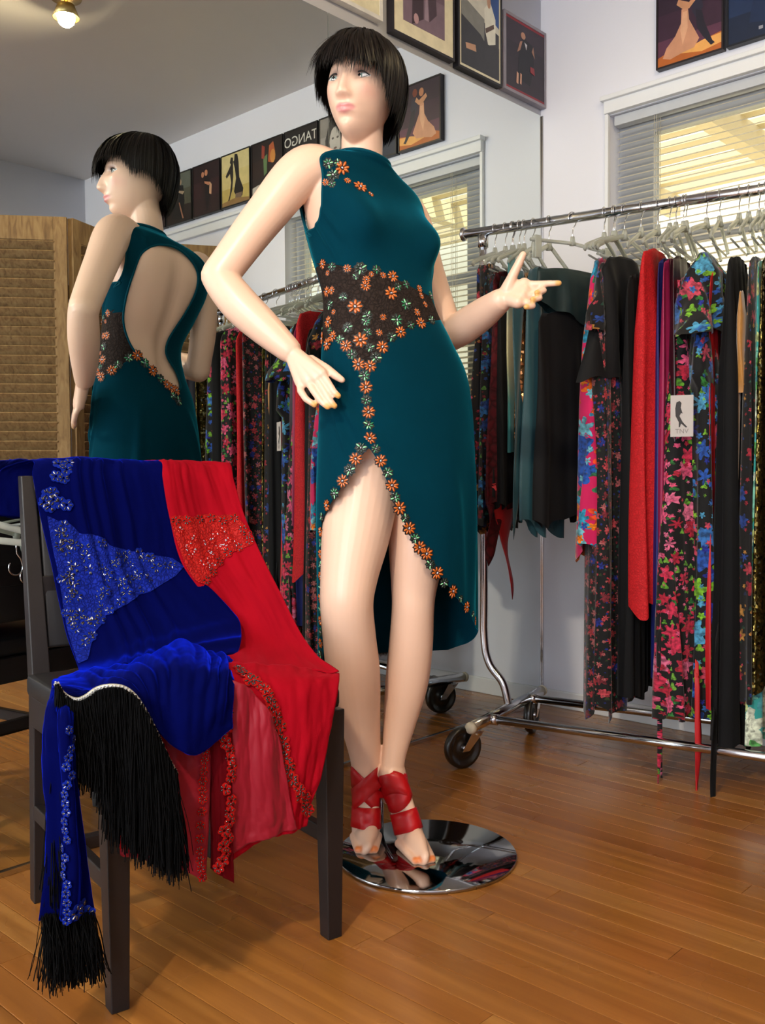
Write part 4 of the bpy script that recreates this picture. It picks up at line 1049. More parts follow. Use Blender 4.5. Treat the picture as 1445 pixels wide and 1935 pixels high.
# black eyelash trim on the hem behind
hem = DV[-1]; hv_, hf_ = [], []
for j in range(0, NTH-1):
    if keep[(NTT-2)*NTH+j] <= 0: continue
    for q in range(3):
        a = hem[j]+(hem[j+1]-hem[j])*q/3; b = a+np.array([rf.uniform(-.002, .002), rf.uniform(-.002, .002), -rf.uniform(.004, .011)])
        n0 = len(hv_); d_ = (hem[j+1]-hem[j]); d_ = d_/np.linalg.norm(d_)*.0012; hv_ += [a-d_, a+d_, b+d_*.3, b-d_*.3]; hf_.append((n0, n0+1, n0+2, n0+3))
if hv_: tag(obj('hem_trim', np.array(hv_), hf_, DKB, dress), kind='stuff')
# ================================================================== GARMENT RACK
RDv = np.array([.208, -.978, 0.0]); RDv /= np.linalg.norm(RDv); REv = np.array([.978, .208, 0.0]); REv /= np.linalg.norm(REv)
RA = np.array([-.562, -.080, 1.612]); RLEN = 1.62
def rail(t_): return RA+RDv*t_
rack = empty('clothes_rack', (-.40, -.62, 0), 'chrome rolling garment rack on large black casters by the window', 'clothes rack')
obj('hanging_rail', *tube([rail(0), rail(RLEN)], .0145, 20), CHROME, rack)
for t_, s in ((0, -1), (RLEN, 1)): obj('rail_end_cap', *tube([rail(t_)+RDv*s*k for k in (-.006, 0, .006, .012)], [.0155, .021, .021, .012], 20), CHROME, rack)
def bar_at(b): return b
B0 = np.array([-.526, -.224, .118]); B1 = B0+RDv*(RLEN-.10-.02)
for base, sgn, tt0 in ((B0, -1, .065), (B1, 1, RLEN-.065)):
    up_ = rail(tt0); foot_ = np.array([up_[0], up_[1], .30])
    path = [base+UP*.0, base+(foot_-base)*.25+UP*.03, base+(foot_-base)*.8-UP*.01, foot_+UP*.04, foot_+UP*.25, np.array([up_[0], up_[1], 1.612])]
    obj('upright', *tube(catm(path, 40), .0125, 16), CHROME, rack)
    obj('upright_collar', *tube([up_-UP*.05, up_-UP*.012], .017, 16), CHROME, rack)
    a, b = base-REv*.275, base+REv*(.275 if base is B0 else .19)
    obj('base_bar', *tube([a, b], .0165, 16), CHROME, rack)
    for s, p in ((-1, a), (1, b)):
        q = REv*s
        obj('end_plug', *tube([p-q*.004, p+q*.006, p+q*.012], [.0175, .0175, .012], 16), plain('cream_plastic_plug', 'd8cdb4', .5), rack)
WHEEL = plain('caster_tyre', '17130f', .28, spec=.5, coat=.3)
def caster(stem, trail, k):
    """swivel caster below the base bar, trailing along a horizontal direction"""
    tr_ = np.array([trail[0], trail[1], 0]); tr_ /= np.linalg.norm(tr_); ax = np.array([-tr_[1], tr_[0], 0])
    R = .060; wc = np.array([stem[0], stem[1], R])+tr_*.045
    M = Matrix(((tr_[0], 0, ax[0], wc[0]), (tr_[1], 0, ax[1], wc[1]), (0, 1, 0, wc[2]), (0, 0, 0, 1)))
    prof = [(.0, -.006), (.014, -.010), (.018, -.010), (.022, -.005), (.042, -.005), (.048, -.012), (.056, -.0125), (.0595, -.008), (.060, 0), (.0595, .008), (.056, .0125), (.048, .012), (.042, .005), (.022, .005), (.018, .010), (.014, .010), (.0, .006)]
    w = obj('caster_wheel', *xf(lathe(prof, 40, False), M), WHEEL, rack)
    obj('hub', *xf(lathe([(.0, -.016), (.007, -.0155), (.008, -.014), (.008, .014), (.007, .0155), (.0, .016)], 16, False), M), CHROME, w)
    pl = []
    for s in (-1, 1):
        top = np.array([stem[0], stem[1], .104])+ax*s*.015; 
        c0 = top-tr_*.02; c1 = top+tr_*.022; c2 = wc+ax*s*.0165+tr_*.012-UP*.008; c3 = wc+ax*s*.0165-tr_*.012-UP*.008
        V = np.array([c0, c1, c2, c3, c0+ax*s*.002, c1+ax*s*.002, c2+ax*s*.002, c3+ax*s*.002])
        pl.append((V, [(0, 1, 2, 3), (7, 6, 5, 4), (0, 4, 5, 1), (1, 5, 6, 2), (2, 6, 7, 3), (3, 7, 4, 0)]))
    pl.append(xf(lathe([(.0, .100), (.020, .100), (.021, .106), (.012, .110), (.011, .118), (.0, .118)], 20, False), Matrix.Translation(Vector((stem[0], stem[1], -.006)))))
    obj('caster_fork', *merge(pl), CHROME, w, smooth=False)
caster(B0-REv*.245, (-.95, .32), 0); caster(B0+REv*.215, (-1, -.35), 1); caster(B1-REv*.245, (-.6, .8), 2); caster(B1+REv*.15, (-1, .2), 3)
for s in (-.155, .155):
    obj('long_rail', *tube([B0+REv*s, B1+REv*s], .0125, 16), CHROME, rack)
    for e_, d_ in ((B0, 1), (B1, -1)): obj('rail_socket', *tube([e_+REv*s, e_+REv*s+RDv*d_*.03], .0165, 16), CHROME, rack)

# ---- clear hangers
t = NT('clear_hanger_plastic'); t.set(Base_Color=hexc('d9dcd2'), Roughness=.18, Transmission_Weight=.65, IOR=1.3, Specular_IOR_Level=.6); CLEAR = t.m
HOOK = plain('hook_wire', (.72, .72, .74, 1), .15, 1.0)
def hanger_parts(hw_=.18, drop=.055, clip=False):
    """local: x along the garment, origin at the rail centre"""
    R = .0175; pts = [(R*math.cos(a), 0, R*math.sin(a)) for a in np.linspace(math.radians(-20), math.radians(215), 16)]
    pts = [(p[0], 0, p[2]) for p in pts]
    hook = pts[::-1]+[(.012, 0, -.018), (.002, 0, -.030), (0, 0, -.045), (0, 0, -.075)]
    hk = tube(hook, .0017, 7)
    zt = -.075
    if not clip:
        ct = [(-hw_, 0, zt-drop-.012), (-hw_*.92, 0, zt-drop), (-hw_*.5, 0, zt-drop*.5), (-.02, 0, zt-.004), (0, 0, zt), (.02, 0, zt-.004), (hw_*.5, 0, zt-drop*.5), (hw_*.92, 0, zt-drop), (hw_, 0, zt-drop-.012)]
        br = tube(catm(ct, 40), .0075, 10, True, .62, (0, 1, 0))
        nk = tube([(0, 0, zt+.02), (0, 0, zt-.01)], [.006, .011], 10)
        bar = merge([br, nk, tube([(-hw_*.8, 0, zt-drop-.022), (hw_*.8, 0, zt-drop-.022)], .003, 7)])
        return hk, bar, []
    bar = merge([tube([(-hw_, 0, zt-.01), (0, 0, zt), (hw_, 0, zt-.01)], .0055, 10), tube([(0, 0, zt+.02), (0, 0, zt-.006)], [.006, .010], 10)])
    clips = []
    for s in (-1, 1):
        x = s*hw_*.86
        clips.append(merge([boxvf(x-.012, x+.012, -.008, -.004, zt-.06, zt+.004, .0015), boxvf(x-.012, x+.012, .004, .008, zt-.06, zt+.004, .0015)]))
    return hk, bar, clips
_hm = {}
def hanger(t_, yaw, label, clip=False, hw_=.18, lean=0.0):
    key = (clip, hw_)
    if key not in _hm:
        a, b, c = hanger_parts(hw_, .05, clip)
        L = [('hook', mesh('hook', *a), HOOK), ('bar', mesh('bar', *b), CLEAR)]+[('clip', mesh('clip', *q), CLEAR) for q in c]
        for n_, me, mt in L: me.materials.append(mt)
        _hm[key] = L
    p = rail(t_)
    e = empty('clothes_hanger', (p[0], p[1], p[2]), label, 'hanger', 'clear hangers on the rail', rotz=yaw)
    e.rotation_euler = (lean, 0, yaw)
    for n_, me, mt in _hm[key]:
        o = bpy.data.objects.new(n_, me); COL.objects.link(o); o.parent = e
    return e
YAW0 = math.atan2(REv[1], REv[0])

# ---- cloth materials
BLK = plain('black_jersey', '08080a', .8, spec=.2, var=.25, scale=12, Sheen_Weight=.02)
BLK2 = plain('black_crepe', '0a0a0d', .7, spec=.2, var=.25, scale=9, Sheen_Weight=.03)
REDL = lacecloth('red_lace', '8a0a10', 'b8181e', 130, .7, spec=.25, bump=.35)
REDB = lacecloth('red_black_lace', '0a0608', '4a0812', 34, .75, spec=.2)
MAG = plain('magenta_crepe', '8a0f44', .6, var=.15, scale=8); BLU = plain('royal_blue_crepe', '0d1860', .6, var=.2, scale=8); MAR = plain('maroon_satin', '2a0812', .4, var=.3, scale=10); REDS = plain('red_jersey', 'b0141a', .55, var=.12, scale=10)
TEALC = plain('dark_teal_chiffon', '12444f', .55, var=.2, scale=10, Sheen_Weight=.3); TEALD = plain('deep_green_waistband', '0a2426', .6, var=.2)
GOLD = plain('mustard_velour', '9a6820', .55, var=.3, scale=30, Sheen_Weight=.5)
F_MAG = floral('magenta_orange_floral', 'b81050', ['f06a08', 'f08010', '2a93b8', 'f07a10', '70b8c8', '1b4fa8', 'e0481c'], ('2f6a4a', '2a7a9a'), 12, .42, .2, 1)
F_ROSE = floral('black_small_rose_print', '060607', ['a82a34', 'b8404a', '78202c', 'a85a5a', '182880'], ('1a4a3a', '2a3a1a'), 30, .30, .14, 2)
F_PINK = floral('black_large_pink_rose_print', '070608', ['c82a4c', 'd85078', 'b01c38', 'd8688c'], ('5a9a28', '2a7030', '6fa838'), 19, .36, .20, 3)
F_BLUE = floral('black_blue_green_floral', '070709', ['2050a8', '4a98c0', '78b828', '182890', 'c04058', '2f6ab0'], ('70a828', '2f7a30'), 15, .38, .22, 4)
F_DARK = floral('black_sparse_floral', '070608', ['b03848', '20408a', 'b88038', '982030'], ('1f4a3a', '1a2a4a'), 17, .24, .10, 5)
F_NAVY = floral('navy_turquoise_floral', '06070b', ['205a90', '3a88a8', '781824', '1a3a78'], ('1f5a4a', '4a7a30'), 22, .32, .14, 6)
F_TEAL = floral('teal_white_print', '2f8f8a', ['dfe8d0', '7fc8b0', '4fa8b0'], ('5fae5a', 'c8d890'), 9, .5, .4, 7)
def ombre():
    t = NT('cream_to_teal_ombre'); tc = t.n('ShaderNodeTexCoord'); sx = t.n('ShaderNodeSeparateXYZ'); t.l(tc.outputs['UV'], sx.inputs[0])
    t.l(t.ramp(t.math('DIVIDE', t.math('SUBTRACT', sx.outputs[1], .85), .6), [(.0, hexc('1f7f86')), (.35, hexc('3f8f8c')), (.55, hexc('b8b78a')), (.72, hexc('cfc9a0')), (.9, hexc('2f8088'))]), t.b.inputs['Base Color']); t.set(Roughness=.5, Sheen_Weight=.3); return t.m
def sequin(name, c1, c2, sc=160):
    t = NT(name); tc = t.n('ShaderNodeTexCoord'); vo = t.n('ShaderNodeTexVoronoi', i_Scale=sc); t.l(tc.outputs['Object'], vo.inputs['Vector'])
    nm = t.n('ShaderNodeVectorMath', operation='SUBTRACT'); t.l(vo.outputs['Color'], nm.inputs[0]); nm.inputs[1].default_value = (.5, .5, .5)
    s_ = t.n('ShaderNodeVectorMath', operation='SCALE'); s_.inputs['Scale'].default_value = .9; t.l(nm.outputs[0], s_.inputs[0])
    g = t.n('ShaderNodeNewGeometry'); ad = t.n('ShaderNodeVectorMath', operation='ADD'); t.l(s_.outputs[0], ad.inputs[0]); t.l(g.outputs['Normal'], ad.inputs[1])
    no = t.n('ShaderNodeVectorMath', operation='NORMALIZE'); t.l(ad.outputs[0], no.inputs[0]); t.l(no.outputs[0], t.b.inputs['Normal'])
    sc_ = t.n('ShaderNodeSeparateColor'); t.l(vo.outputs['Color'], sc_.inputs[0]); t.l(t.mix(sc_.outputs[0], hexc(c1), hexc(c2)), t.b.inputs['Base Color']); t.set(Metallic=.9, Roughness=.22); return t.m
SEQ = sequin('copper_sequins', '9a6238', 'f0b880', 120); SEQK = sequin('black_gold_sequins', '0c0b0a', '8a7a40', 130)

def solve_t(xl, w, z=1.15):
    lo, hi = -.25, 1.6
    for _ in range(40):
        md = (lo+hi)/2
        if proj(rail(md)*np.array([1, 1, 0])+UP*z-REv*w)[0] < xl: lo = md
        else: hi = md
    return lo
def solve_z(base, y):
    lo, hi = -.2, 2.2
    for _ in range(40):
        md = (lo+hi)/2
        if proj(base*np.array([1, 1, 0])+UP*md)[1] > y: lo = md
        else: hi = md
    return lo
def drape(tops, hang_t, yaw, prof, th, z0, z1, lam, amp, seed, slope=0.0, hemw=.01, n=72, m_=46, shift=0.0):
    """closed hanging garment: prof rows (q, near, far) measured along the hanger from the rail"""
    e_ = np.array([math.cos(yaw), math.sin(yaw), 0]); r_ = np.array([e_[1], -e_[0], 0]); c = rail(hang_t)
    prof = np.array(prof, float); V, U = [], []; rs = random.Random(seed); ph = rs.uniform(0, 6); ph2 = rs.uniform(0, 6)
    for i in range(m_):
        q = i/(m_-1); near = np.interp(q, prof[:, 0], prof[:, 1]); far = np.interp(q, prof[:, 0], prof[:, 2])
        A = amp*min(1, .15+q*1.3); tk = th*min(1, .25+q*3)*(1+.25*q)
        for k in range(n):
            a = 2*math.pi*k/n; cx = math.cos(a); x = (far-near)/2+(far+near)/2*cx
            s = math.sin(a); y = tk*math.copysign(abs(s)**.7, s)
            y += A*math.sin(2*math.pi*x/lam+ph+.4*math.sin(q*3+ph2))+A*.5*math.sin(2*math.pi*x/(lam*.53)+ph2)
            x2 = x+.004*math.sin(q*7+ph+a*3)*q
            zb = z1+slope*x+hemw*math.sin(x*38+ph)+hemw*.6*math.sin(x*83+ph2)
            z = z0+(zb-z0)*q - (0 if q > 0 else 0) - (.02*abs(cx)**3 if q < .02 else 0)
            p = c*np.array([1, 1, 0])+e_*x2+r_*(y+shift*q)+UP*z
            V.append(p); U.append((0, z))
    V = np.array(V); F = grid_faces(m_, n, True)
    mid = V[(m_*2//3)*n:(m_*2//3+1)*n]; arc_u = np.r_[0, np.cumsum(np.linalg.norm(np.diff(mid[:, :2], axis=0), axis=1))]
    U = [(arc_u[i % n]+seed*.13, U[i][1]) for i in range(len(U))]
    nV_ = len(V); V = np.r_[V, [V[:n].mean(0)+UP*.004]]; U.append((seed*.13, z0)); F += [(nV_, (k+1) % n, k) for k in range(n)]
    return V, F, np.array(U)
_gs = [0]
def hlabel(label): return ' '.join(('clear hanger carrying the '+label.split(',')[0]).split()[:16])
def garment(name, label, cat, xl, ytop, ybot, w, far, th, mat, lam=.07, amp=.010, yaw=0.0, prof=None, slope=0.0, hemw=.012, clip=False, hang=True, hw_=None, zref=1.1, parts=None):
    _gs[0] += 1; seed = _gs[0]
    t_ = solve_t(xl, w, zref); t_ = max(.02, min(RLEN-.02, t_)); nb_ = rail(t_)-REv*w
    z0 = min(solve_z(nb_, ytop), 1.612-.085); z1 = solve_z(nb_, ybot)
    yw = YAW0+yaw
    pr_ = [(q, w*a, far*b) for q, a, b in (prof or [(0, .75, .75), (.06, .92, .9), (.3, .95, .95), (1, 1.05, 1.05)])]
    V, F, U = drape(None, t_, yw, pr_, th, z0, z1, lam, amp, seed, slope, hemw)
    c = rail(t_); e = empty(name, (c[0], c[1], z1), label, cat, 'clothes on the rack')
    body_ = obj('cloth', V, F, mat, e, U)
    if hang: hanger(t_, yw, hlabel(label), clip, hw_ or round(max(.10, min(.19, w*.95)), 2))
    return e, t_, yw, z0, z1
def strip(name, parent, t_, yaw, x0, x1, z0, z1, mat, off, point=0.0, wav=.004, seed=1, n=8, m_=24, taper=1.0):
    """loose flat ribbon or panel hanging on a garment"""
    e_ = np.array([math.cos(yaw), math.sin(yaw), 0]); r_ = np.array([e_[1], -e_[0], 0]); c = rail(t_)*np.array([1, 1, 0]); V, U = [], []
    for i in range(m_):
        q = i/(m_-1); 
        for k in range(n):
            a = k/(n-1); tp = 1-(1-taper)*q; x = (x0+x1)/2+(a-.5)*(x1-x0)*tp; z = z0+(z1-z0)*q+point*(a-.5)*q
            V.append(c+e_*x+r_*(off+wav*math.sin(q*9+a*4+seed))+UP*z); U.append((x+seed, z))
    o = obj(name, np.array(V), grid_faces(m_, n), mat, parent, np.array(U))
    s = o.modifiers.new('thickness', 'SOLIDIFY'); s.thickness = .002
    return o
ALINE = [(0, .55, .55), (.05, .80, .8), (.25, .82, .82), (1, 1.15, 1.1)]
STRAIGHT = [(0, .8, .8), (.05, 1, 1), (1, 1, 1)]
NARROW = [(0, .9, .9), (.5, 1, 1), (1, .95, .95)]
# far group beside the mirror
garment('floral_dress', 'black dress with red and pink flowers, nearest the mirror on the rack', 'dress', 891, 482, 1003, .17, .14, .014, F_DARK, prof=ALINE)
garment('floral_skirt', 'narrow navy and turquoise floral skirt, second from the mirror on the rack', 'skirt', 914, 505, 985, .16, .13, .011, F_NAVY)
garment('red_skirt', 'black skirt with a bright red flounce showing below its neighbours', 'skirt', 930, 520, 948, .15, .13, .012, BLK2)
g = garment('lace_dress', 'black dress overlaid with dark red lace, beside the navy floral skirt', 'dress', 928, 500, 958, .165, .13, .012, REDB)
g = garment('black_skirt', 'long plain black skirt in front of the red lace dress', 'skirt', 940, 508, 952, .165, .15, .016, BLK)
e, t_, yw, z0, z1 = g
for k, (x0, x1) in enumerate(((-.16, -.03),)):
    strip('red_flounce', e, t_, yw, x0, x1, z1+.06, z1-.125, REDS, -.02, -.35, .010, 2); strip('black_flounce', e, t_, yw, x0-.02, x1-.06, z1+.05, z1-.135, REDB, -.028, .1, .008, 4)
garment('ombre_scarf', 'cream to teal ombre sash left of the copper sequins', 'scarf', 957, 478, 856, .135, -.055, .006, ombre(), lam=.2, amp=.004, hemw=.003, prof=NARROW, hw_=.12)
garment('sequin_dress', 'black dress with glittering copper sequin bands', 'dress', 975, 505, 945, .135, .10, .010, SEQ, lam=.05, amp=.010, prof=[(0, .8, .8), (.1, 1, 1), (.85, .9, .9), (1, .8, .8)])
g = garment('teal_dress', 'dark teal chiffon dress with a long hanging panel next to the copper sequins', 'dress', 1004, 492, 1004, .14, .07, .012, TEALC, yaw=-.12, lam=.09, amp=.014, slope=-.1, hemw=.02)
e, t_, yw, z0, z1 = g; strip('side_panel', e, t_, yw, -.16, -.105, z0-.02, z0-.66, TEALC, -.03, .3, .004, 3)
g = garment('wrap_skirt', 'wide black skirt with a dark green waistband, facing outward at the gap in the rack', 'skirt', 1046, 575, 985, .155, .175, .016, BLK2, yaw=-.42, lam=.12, amp=.010, clip=True, slope=.05, hw_=.17)
e, t_, yw, z0, z1 = g
pr_ = [(0, .142, .16), (1, .158, .176)]
V, F, U = drape(None, t_, yw, pr_, .017, z0+.125, z0-.03, .12, .006, 40, -.35, .004, 60, 10); obj('waistband', V, F, TEALD, e, U)
# right group in front of the window
garment('magenta_floral_dress', 'bright magenta dress with big orange and turquoise flowers', 'dress', 1103, 466, 1075, .175, .15, .030, F_MAG, prof=[(0, .35, .35), (.08, .62, .62), (.3, .78, .8), (1, 1.05, 1.0)], slope=-.35, hemw=.02, zref=.95)
garment('floral_blouse', 'short black blouse with sparse orange flowers over the magenta floral dress', 'blouse', 1118, 480, 628, .19, .12, .016, F_DARK, prof=[(0, .5, .6), (.2, .72, .8), (1, 1.05, 1)], hemw=.008, zref=1.3)
garment('rose_print_skirt', 'long black skirt printed with small red roses, beside the magenta dress', 'skirt', 1126, 500, 1338, .165, .16, .040, F_ROSE, amp=.014, hemw=.025, slope=.1, zref=.8)
garment('black_pleated_skirt', 'long plain black pleated skirt between the rose print and the red lace', 'skirt', 1182, 505, 1318, .14, .16, .024, BLK, lam=.035, amp=.008, zref=.8)
garment('black_jacket', 'short loose black top with wide flared hem in front of the red lace dress', 'blouse', 1140, 462, 722, .19, .15, .03, BLK2, yaw=-.25, lam=.14, amp=.014, prof=[(0, .40, .45), (.12, .62, .62), (.5, .78, .8), (1, 1.08, 1.2)], slope=-.06, zref=1.25)
garment('red_lace_dress', 'long bright red lace dress in the middle of the rack', 'dress', 1212, 455, 1160, .155, .15, .032, REDL, lam=.11, amp=.012, hemw=.02, zref=1.0)
garment('blue_dress', 'royal blue dress mostly hidden behind the red lace', 'dress', 1240, 475, 1278, .13, .14, .010, BLU, zref=.9)
garment('magenta_dress', 'plain magenta dress carrying a small white paper tag', 'dress', 1250, 475, 1280, .14, .14, .012, MAG, zref=.9)
gm = garment('maroon_dress', 'dark maroon satin dress behind the white paper tag', 'dress', 1266, 470, 1230, .135, .15, .010, MAR, zref=1.0)
gr_ = garment('pink_rose_skirt', 'long black skirt with large pink roses and green leaves', 'skirt', 1264, 505, 1352, .17, .15, .042, F_PINK, amp=.013, hemw=.012, zref=.7, prof=[(0, .5, .6), (.3, .72, .8), (.6, .88, .9), (1, 1.05, 1.0)])
garment('ruffle_blouse', 'black ruffled blouse with huge green and blue flowers at the front of the rack', 'blouse', 1302, 452, 625, .195, .14, .045, F_BLUE, lam=.10, amp=.012, prof=[(0, .25, .3), (.15, .45, .5), (.5, .62, .7), (1, 1.08, 1.1)], zref=1.35, hemw=.01)
gt = garment('red_wrap_dress', 'red wrap dress whose tie ends dangle over the bottom rail', 'dress', 1338, 500, 1345, .12, .02, .006, REDS, zref=.8)
garment('blue_floral_dress', 'long black dress with blue and lime flowers under the ruffled blouse', 'dress', 1316, 470, 1368, .15, .15, .034, F_BLUE, amp=.014, zref=1.0, prof=[(0, .4, .4), (.2, .95, .95), (.27, 1.0, 1.0), (.29, .78, .8), (1, .86, .9)], hang=False)
gk = garment('black_gown', 'long black gown hanging almost to the bottom rail near the photo edge', 'dress', 1372, 470, 1425, .145, .15, .032, BLK, amp=.010, lam=.05, zref=.8, slope=-.1)
gg = garment('mustard_shawl', 'mustard velour shawl folded over a hanger in front of black gowns', 'shawl', 1395, 545, 742, .13, -.075, .010, GOLD, lam=.3, amp=.003, prof=NARROW, hemw=.003, zref=1.25)
e, t_, yw, z0, z1 = gg; strip('long_tail', e, t_, yw, -.128, -.085, z1+.02, solve_z(rail(t_)-REv*.13, 1342), GOLD, -.004, .2, .003, 5)
garment('sequined_black_gown', 'black gown with scattered dark copper embroidery at the photo edge', 'dress', 1412, 470, 1330, .14, .14, .014, F_DARK, zref=.9)
garment('teal_print_dress', 'teal and white print dress, only its hem showing at the photo edge', 'dress', 1424, 480, 1408, .125, .14, .012, F_TEAL, zref=.7)
garment('black_net_dress', 'black sequin dress, last on the rack at the photo edge', 'dress', 1436, 470, 1300, .14, .12, .014, SEQK, zref=1.0)
# clothes farther along the rail (seen only in the mirror)
def far_garment(name, label, cat, t_, z0, z1, w, th, mat, prof=None, lam=.07, amp=.010):
    _gs[0] += 1
    pr_ = [(q, w*a, w*b) for q, a, b in (prof or STRAIGHT)]
    V, F, U = drape(None, t_, YAW0, pr_, th, z0, z1, lam, amp, _gs[0], .05, .012)
    c = rail(t_); e = empty(name, (c[0], c[1], z1), label, cat, 'clothes on the rack'); obj('cloth', V, F, mat, e, U)
    hanger(t_, YAW0, hlabel(label), False, .15)
far_garment('floral_gown', 'black gown with lime and blue flowers, seen in the mirror beside the rack end', 'dress', 1.40, 1.50, .22, .17, .03, F_BLUE, ALINE)
far_garment('red_gown', 'slim dark red gown, seen in the mirror between floral gowns', 'dress', 1.12, 1.48, .30, .14, .014, REDL)
far_garment('rose_gown', 'black gown with pink roses, seen in the mirror next to the red gown', 'dress', 1.22, 1.50, .22, .16, .03, F_PINK)
far_garment('small_rose_gown', 'black gown with tiny red roses, seen in the mirror', 'dress', 1.02, 1.50, .25, .16, .028, F_ROSE)
far_garment('gold_sequin_gown', 'black gown with gold sequins near the rack end, seen in the mirror', 'dress', 1.49, 1.48, .25, .16, .018, SEQK)
far_garment('navy_gown', 'plain navy-black gown, last on the rack end, seen in the mirror', 'dress', 1.565, 1.46, .30, .17, .016, plain('navy_crepe', '070a1c', .7, var=.2))
far_garment('black_evening_gown', 'plain black gown beside lime floral gown, seen in the mirror', 'dress', 1.31, 1.50, .24, .16, .022, BLK)
# dangling tie ends over the bottom rail
e, t_, yw, z0, z1 = gt
nbp = rail(t_)-REv*.15
strip('tie_end', e, t_, yw, -.165, -.135, z1+.1, solve_z(nbp, 1456), REDS, -.018, -.6, .006, 1)
e, t_, yw, z0, z1 = gk
strip('tie_end', e, t_, yw, -.185, -.12, z1+.12, solve_z(rail(t_)-REv*.15, 1466)+.01, BLK, -.024, .9, .005, 2, taper=.75)
e, t_, yw, z0, z1 = gr_
strip('tie_end', e, t_, yw, -.10, -.075, z1+.15, solve_z(rail(t_)-REv*.09, 1440), F_PINK, -.045, -.8, .006, 4)
strip('tie_end', e, t_, yw, -.155, -.140, z1+.12, solve_z(rail(t_)-REv*.15, 1368), F_PINK, -.03, -.6, .006, 6)
# paper tag with a printed figure
tg_p = []
tp = on_plane(1288, 786, rail(gm[1])-REv*.16, REv); nrm = (CAM-tp)*np.array([1, 1, 0]); nrm /= np.linalg.norm(nrm)
sx_ = np.cross(UP, nrm)     # viewer's right
te = empty('paper_tag', tuple(tp), 'small white paper tag with a black printed figure pinned between magenta and rose skirts', 'tag')
def tagpt(x, y, d): return tp+sx_*x+UP*y+nrm*d
obj('card', np.array([tagpt(x, y, d) for d in (.0, .0012) for x, y in ((-.029, -.055), (.029, -.055), (.029, .055), (-.029, .055))]), [(3, 2, 1, 0), (4, 5, 6, 7), (0, 1, 5, 4), (1, 2, 6, 5), (2, 3, 7, 6), (3, 0, 4, 7)], plain('white_card', 'b0a9a5', .6, var=.04), te, smooth=False)
fig = [(-.012, .036), (-.004, .040), (.001, .034), (-.001, .022), (.004, .006), (.0, .008), (-.004, .000), (.004, -.016), (.016, -.030), (.012, -.031), (.0, -.020), (-.003, -.030), (-.006, -.030), (-.006, -.016), (-.014, .0), (-.015, .02)]
obj('printed_figure', np.array([tagpt(x-.002, y, .0016) for x, y in fig]), [tuple(range(len(fig)))], plain('tag_ink', '1a1211', .6), te, smooth=False)
cu = bpy.data.curves.new('tagtext', 'FONT'); cu.body = 'TNV'; cu.size = .017; cu.align_x = 'CENTER'
to_ = bpy.data.objects.new('tagtext', cu); COL.objects.link(to_); dg = bpy.context.evaluated_depsgraph_get(); tm = bpy.data.meshes.new_from_object(to_.evaluated_get(dg)); bpy.data.objects.remove(to_)
V = np.array([tagpt(v.co.x, v.co.y-.046, .0016) for v in tm.vertices]); tm.vertices.foreach_set('co', V.astype(np.float32).ravel()); tm.materials.clear()
link('printed_letters', tm, plain('tag_grey_ink', '77706c', .6), te)
# ================================================================== CHAIR WITH TWO DRAPED DRESSES
CO = np.array([-2.165, -.627, 0.0]); CX = np.array([.98, -.197, 0.0]); CX /= np.linalg.norm(CX); CY = np.array([-CX[1], CX[0], 0.0])
CROT = math.atan2(CX[1], CX[0])
def cl(x, y, z): return CO+CX*x+CY*y+UP*z
def cpx(u, v, ly): return on_plane(u, v, CO+CY*ly, CY)
CM = Matrix(((CX[0], CY[0], 0, CO[0]), (CX[1], CY[1], 0, CO[1]), (0, 0, 1, 0), (0, 0, 0, 1)))
chair = empty('dining_chair', tuple(cl(.2, .22, 0)), 'black wooden dining chair draped with a blue and a red velvet dress', 'chair')
CW = .405
def taper_leg(x, y, z0, z1, s0, s1, dx=0, dy=0):
    """square tapered leg from floor size s0 to top size s1"""
    V = []
    for z, s, ox, oy in ((z0, s0, 0, 0), (z1, s1, dx, dy)):
        for a, b in ((-1, -1), (1, -1), (1, 1), (-1, 1)): V.append((x+ox+a*s/2, y+oy+b*s/2, z))
    return np.array(V), [(0, 3, 2, 1), (4, 5, 6, 7), (0, 1, 5, 4), (1, 2, 6, 5), (2, 3, 7, 6), (3, 0, 4, 7)]
def cobj(name, VF, mat=None, par=None, sm=False):
    o = obj(name, *xf(VF, CM), mat or BLACKWOOD, par or chair, smooth=sm)
    b = o.modifiers.new('bevel', 'BEVEL'); b.width = .002; b.segments = 2; b.limit_method = 'ANGLE'
    return o
cobj('leg', taper_leg(0, 0, 0, .425, .030, .042)); cobj('leg', taper_leg(CW, 0, 0, .425, .030, .042))
for x in (.012, CW-.012):
    cobj('leg', merge([taper_leg(x, .475, 0, .43, .030, .036, 0, -.035)]))
    cobj('back_post', taper_leg(x, .44, .42, .855, .036, .026, 0, .070))
cobj('seat_frame', merge([boxvf(-.005, CW+.005, -.012, .012, .365, .425), boxvf(-.008, .014, .0, .44, .365, .425), boxvf(CW-.014, CW+.008, .0, .44, .365, .425), boxvf(.01, CW-.01, .425, .45, .365, .425)]))
cobj('seat_pad', boxvf(-.016, CW+.016, -.018, .442, .425, .468, .012), plain('black_vinyl_seat', '141214', .45), sm=True)
for z0, z1, y0, y1 in ((.80, .850, .496, .508), (.60, .655, .468, .480)):
    cobj('back_rail', boxvf(.022, CW-.022, y0-.004, y1+.006, z0, z1))
cobj('back_pad', xf(boxvf(.03, CW-.03, -.009, .009, -.17, .17, .006), Matrix.Translation(Vector((0, .482, .68))) @ Matrix.Rotation(math.radians(-9.2), 4, 'X')), plain('black_vinyl_back', '161416', .5), sm=True)
for x in (.005, CW-.005): cobj('stretcher', boxvf(x-.009, x+.009, .0, .475, .175, .205))
cobj('stretcher', boxvf(.0, CW, .225, .245, .178, .202)); cobj('stretcher', boxvf(.0, CW, .455, .473, .255, .28))

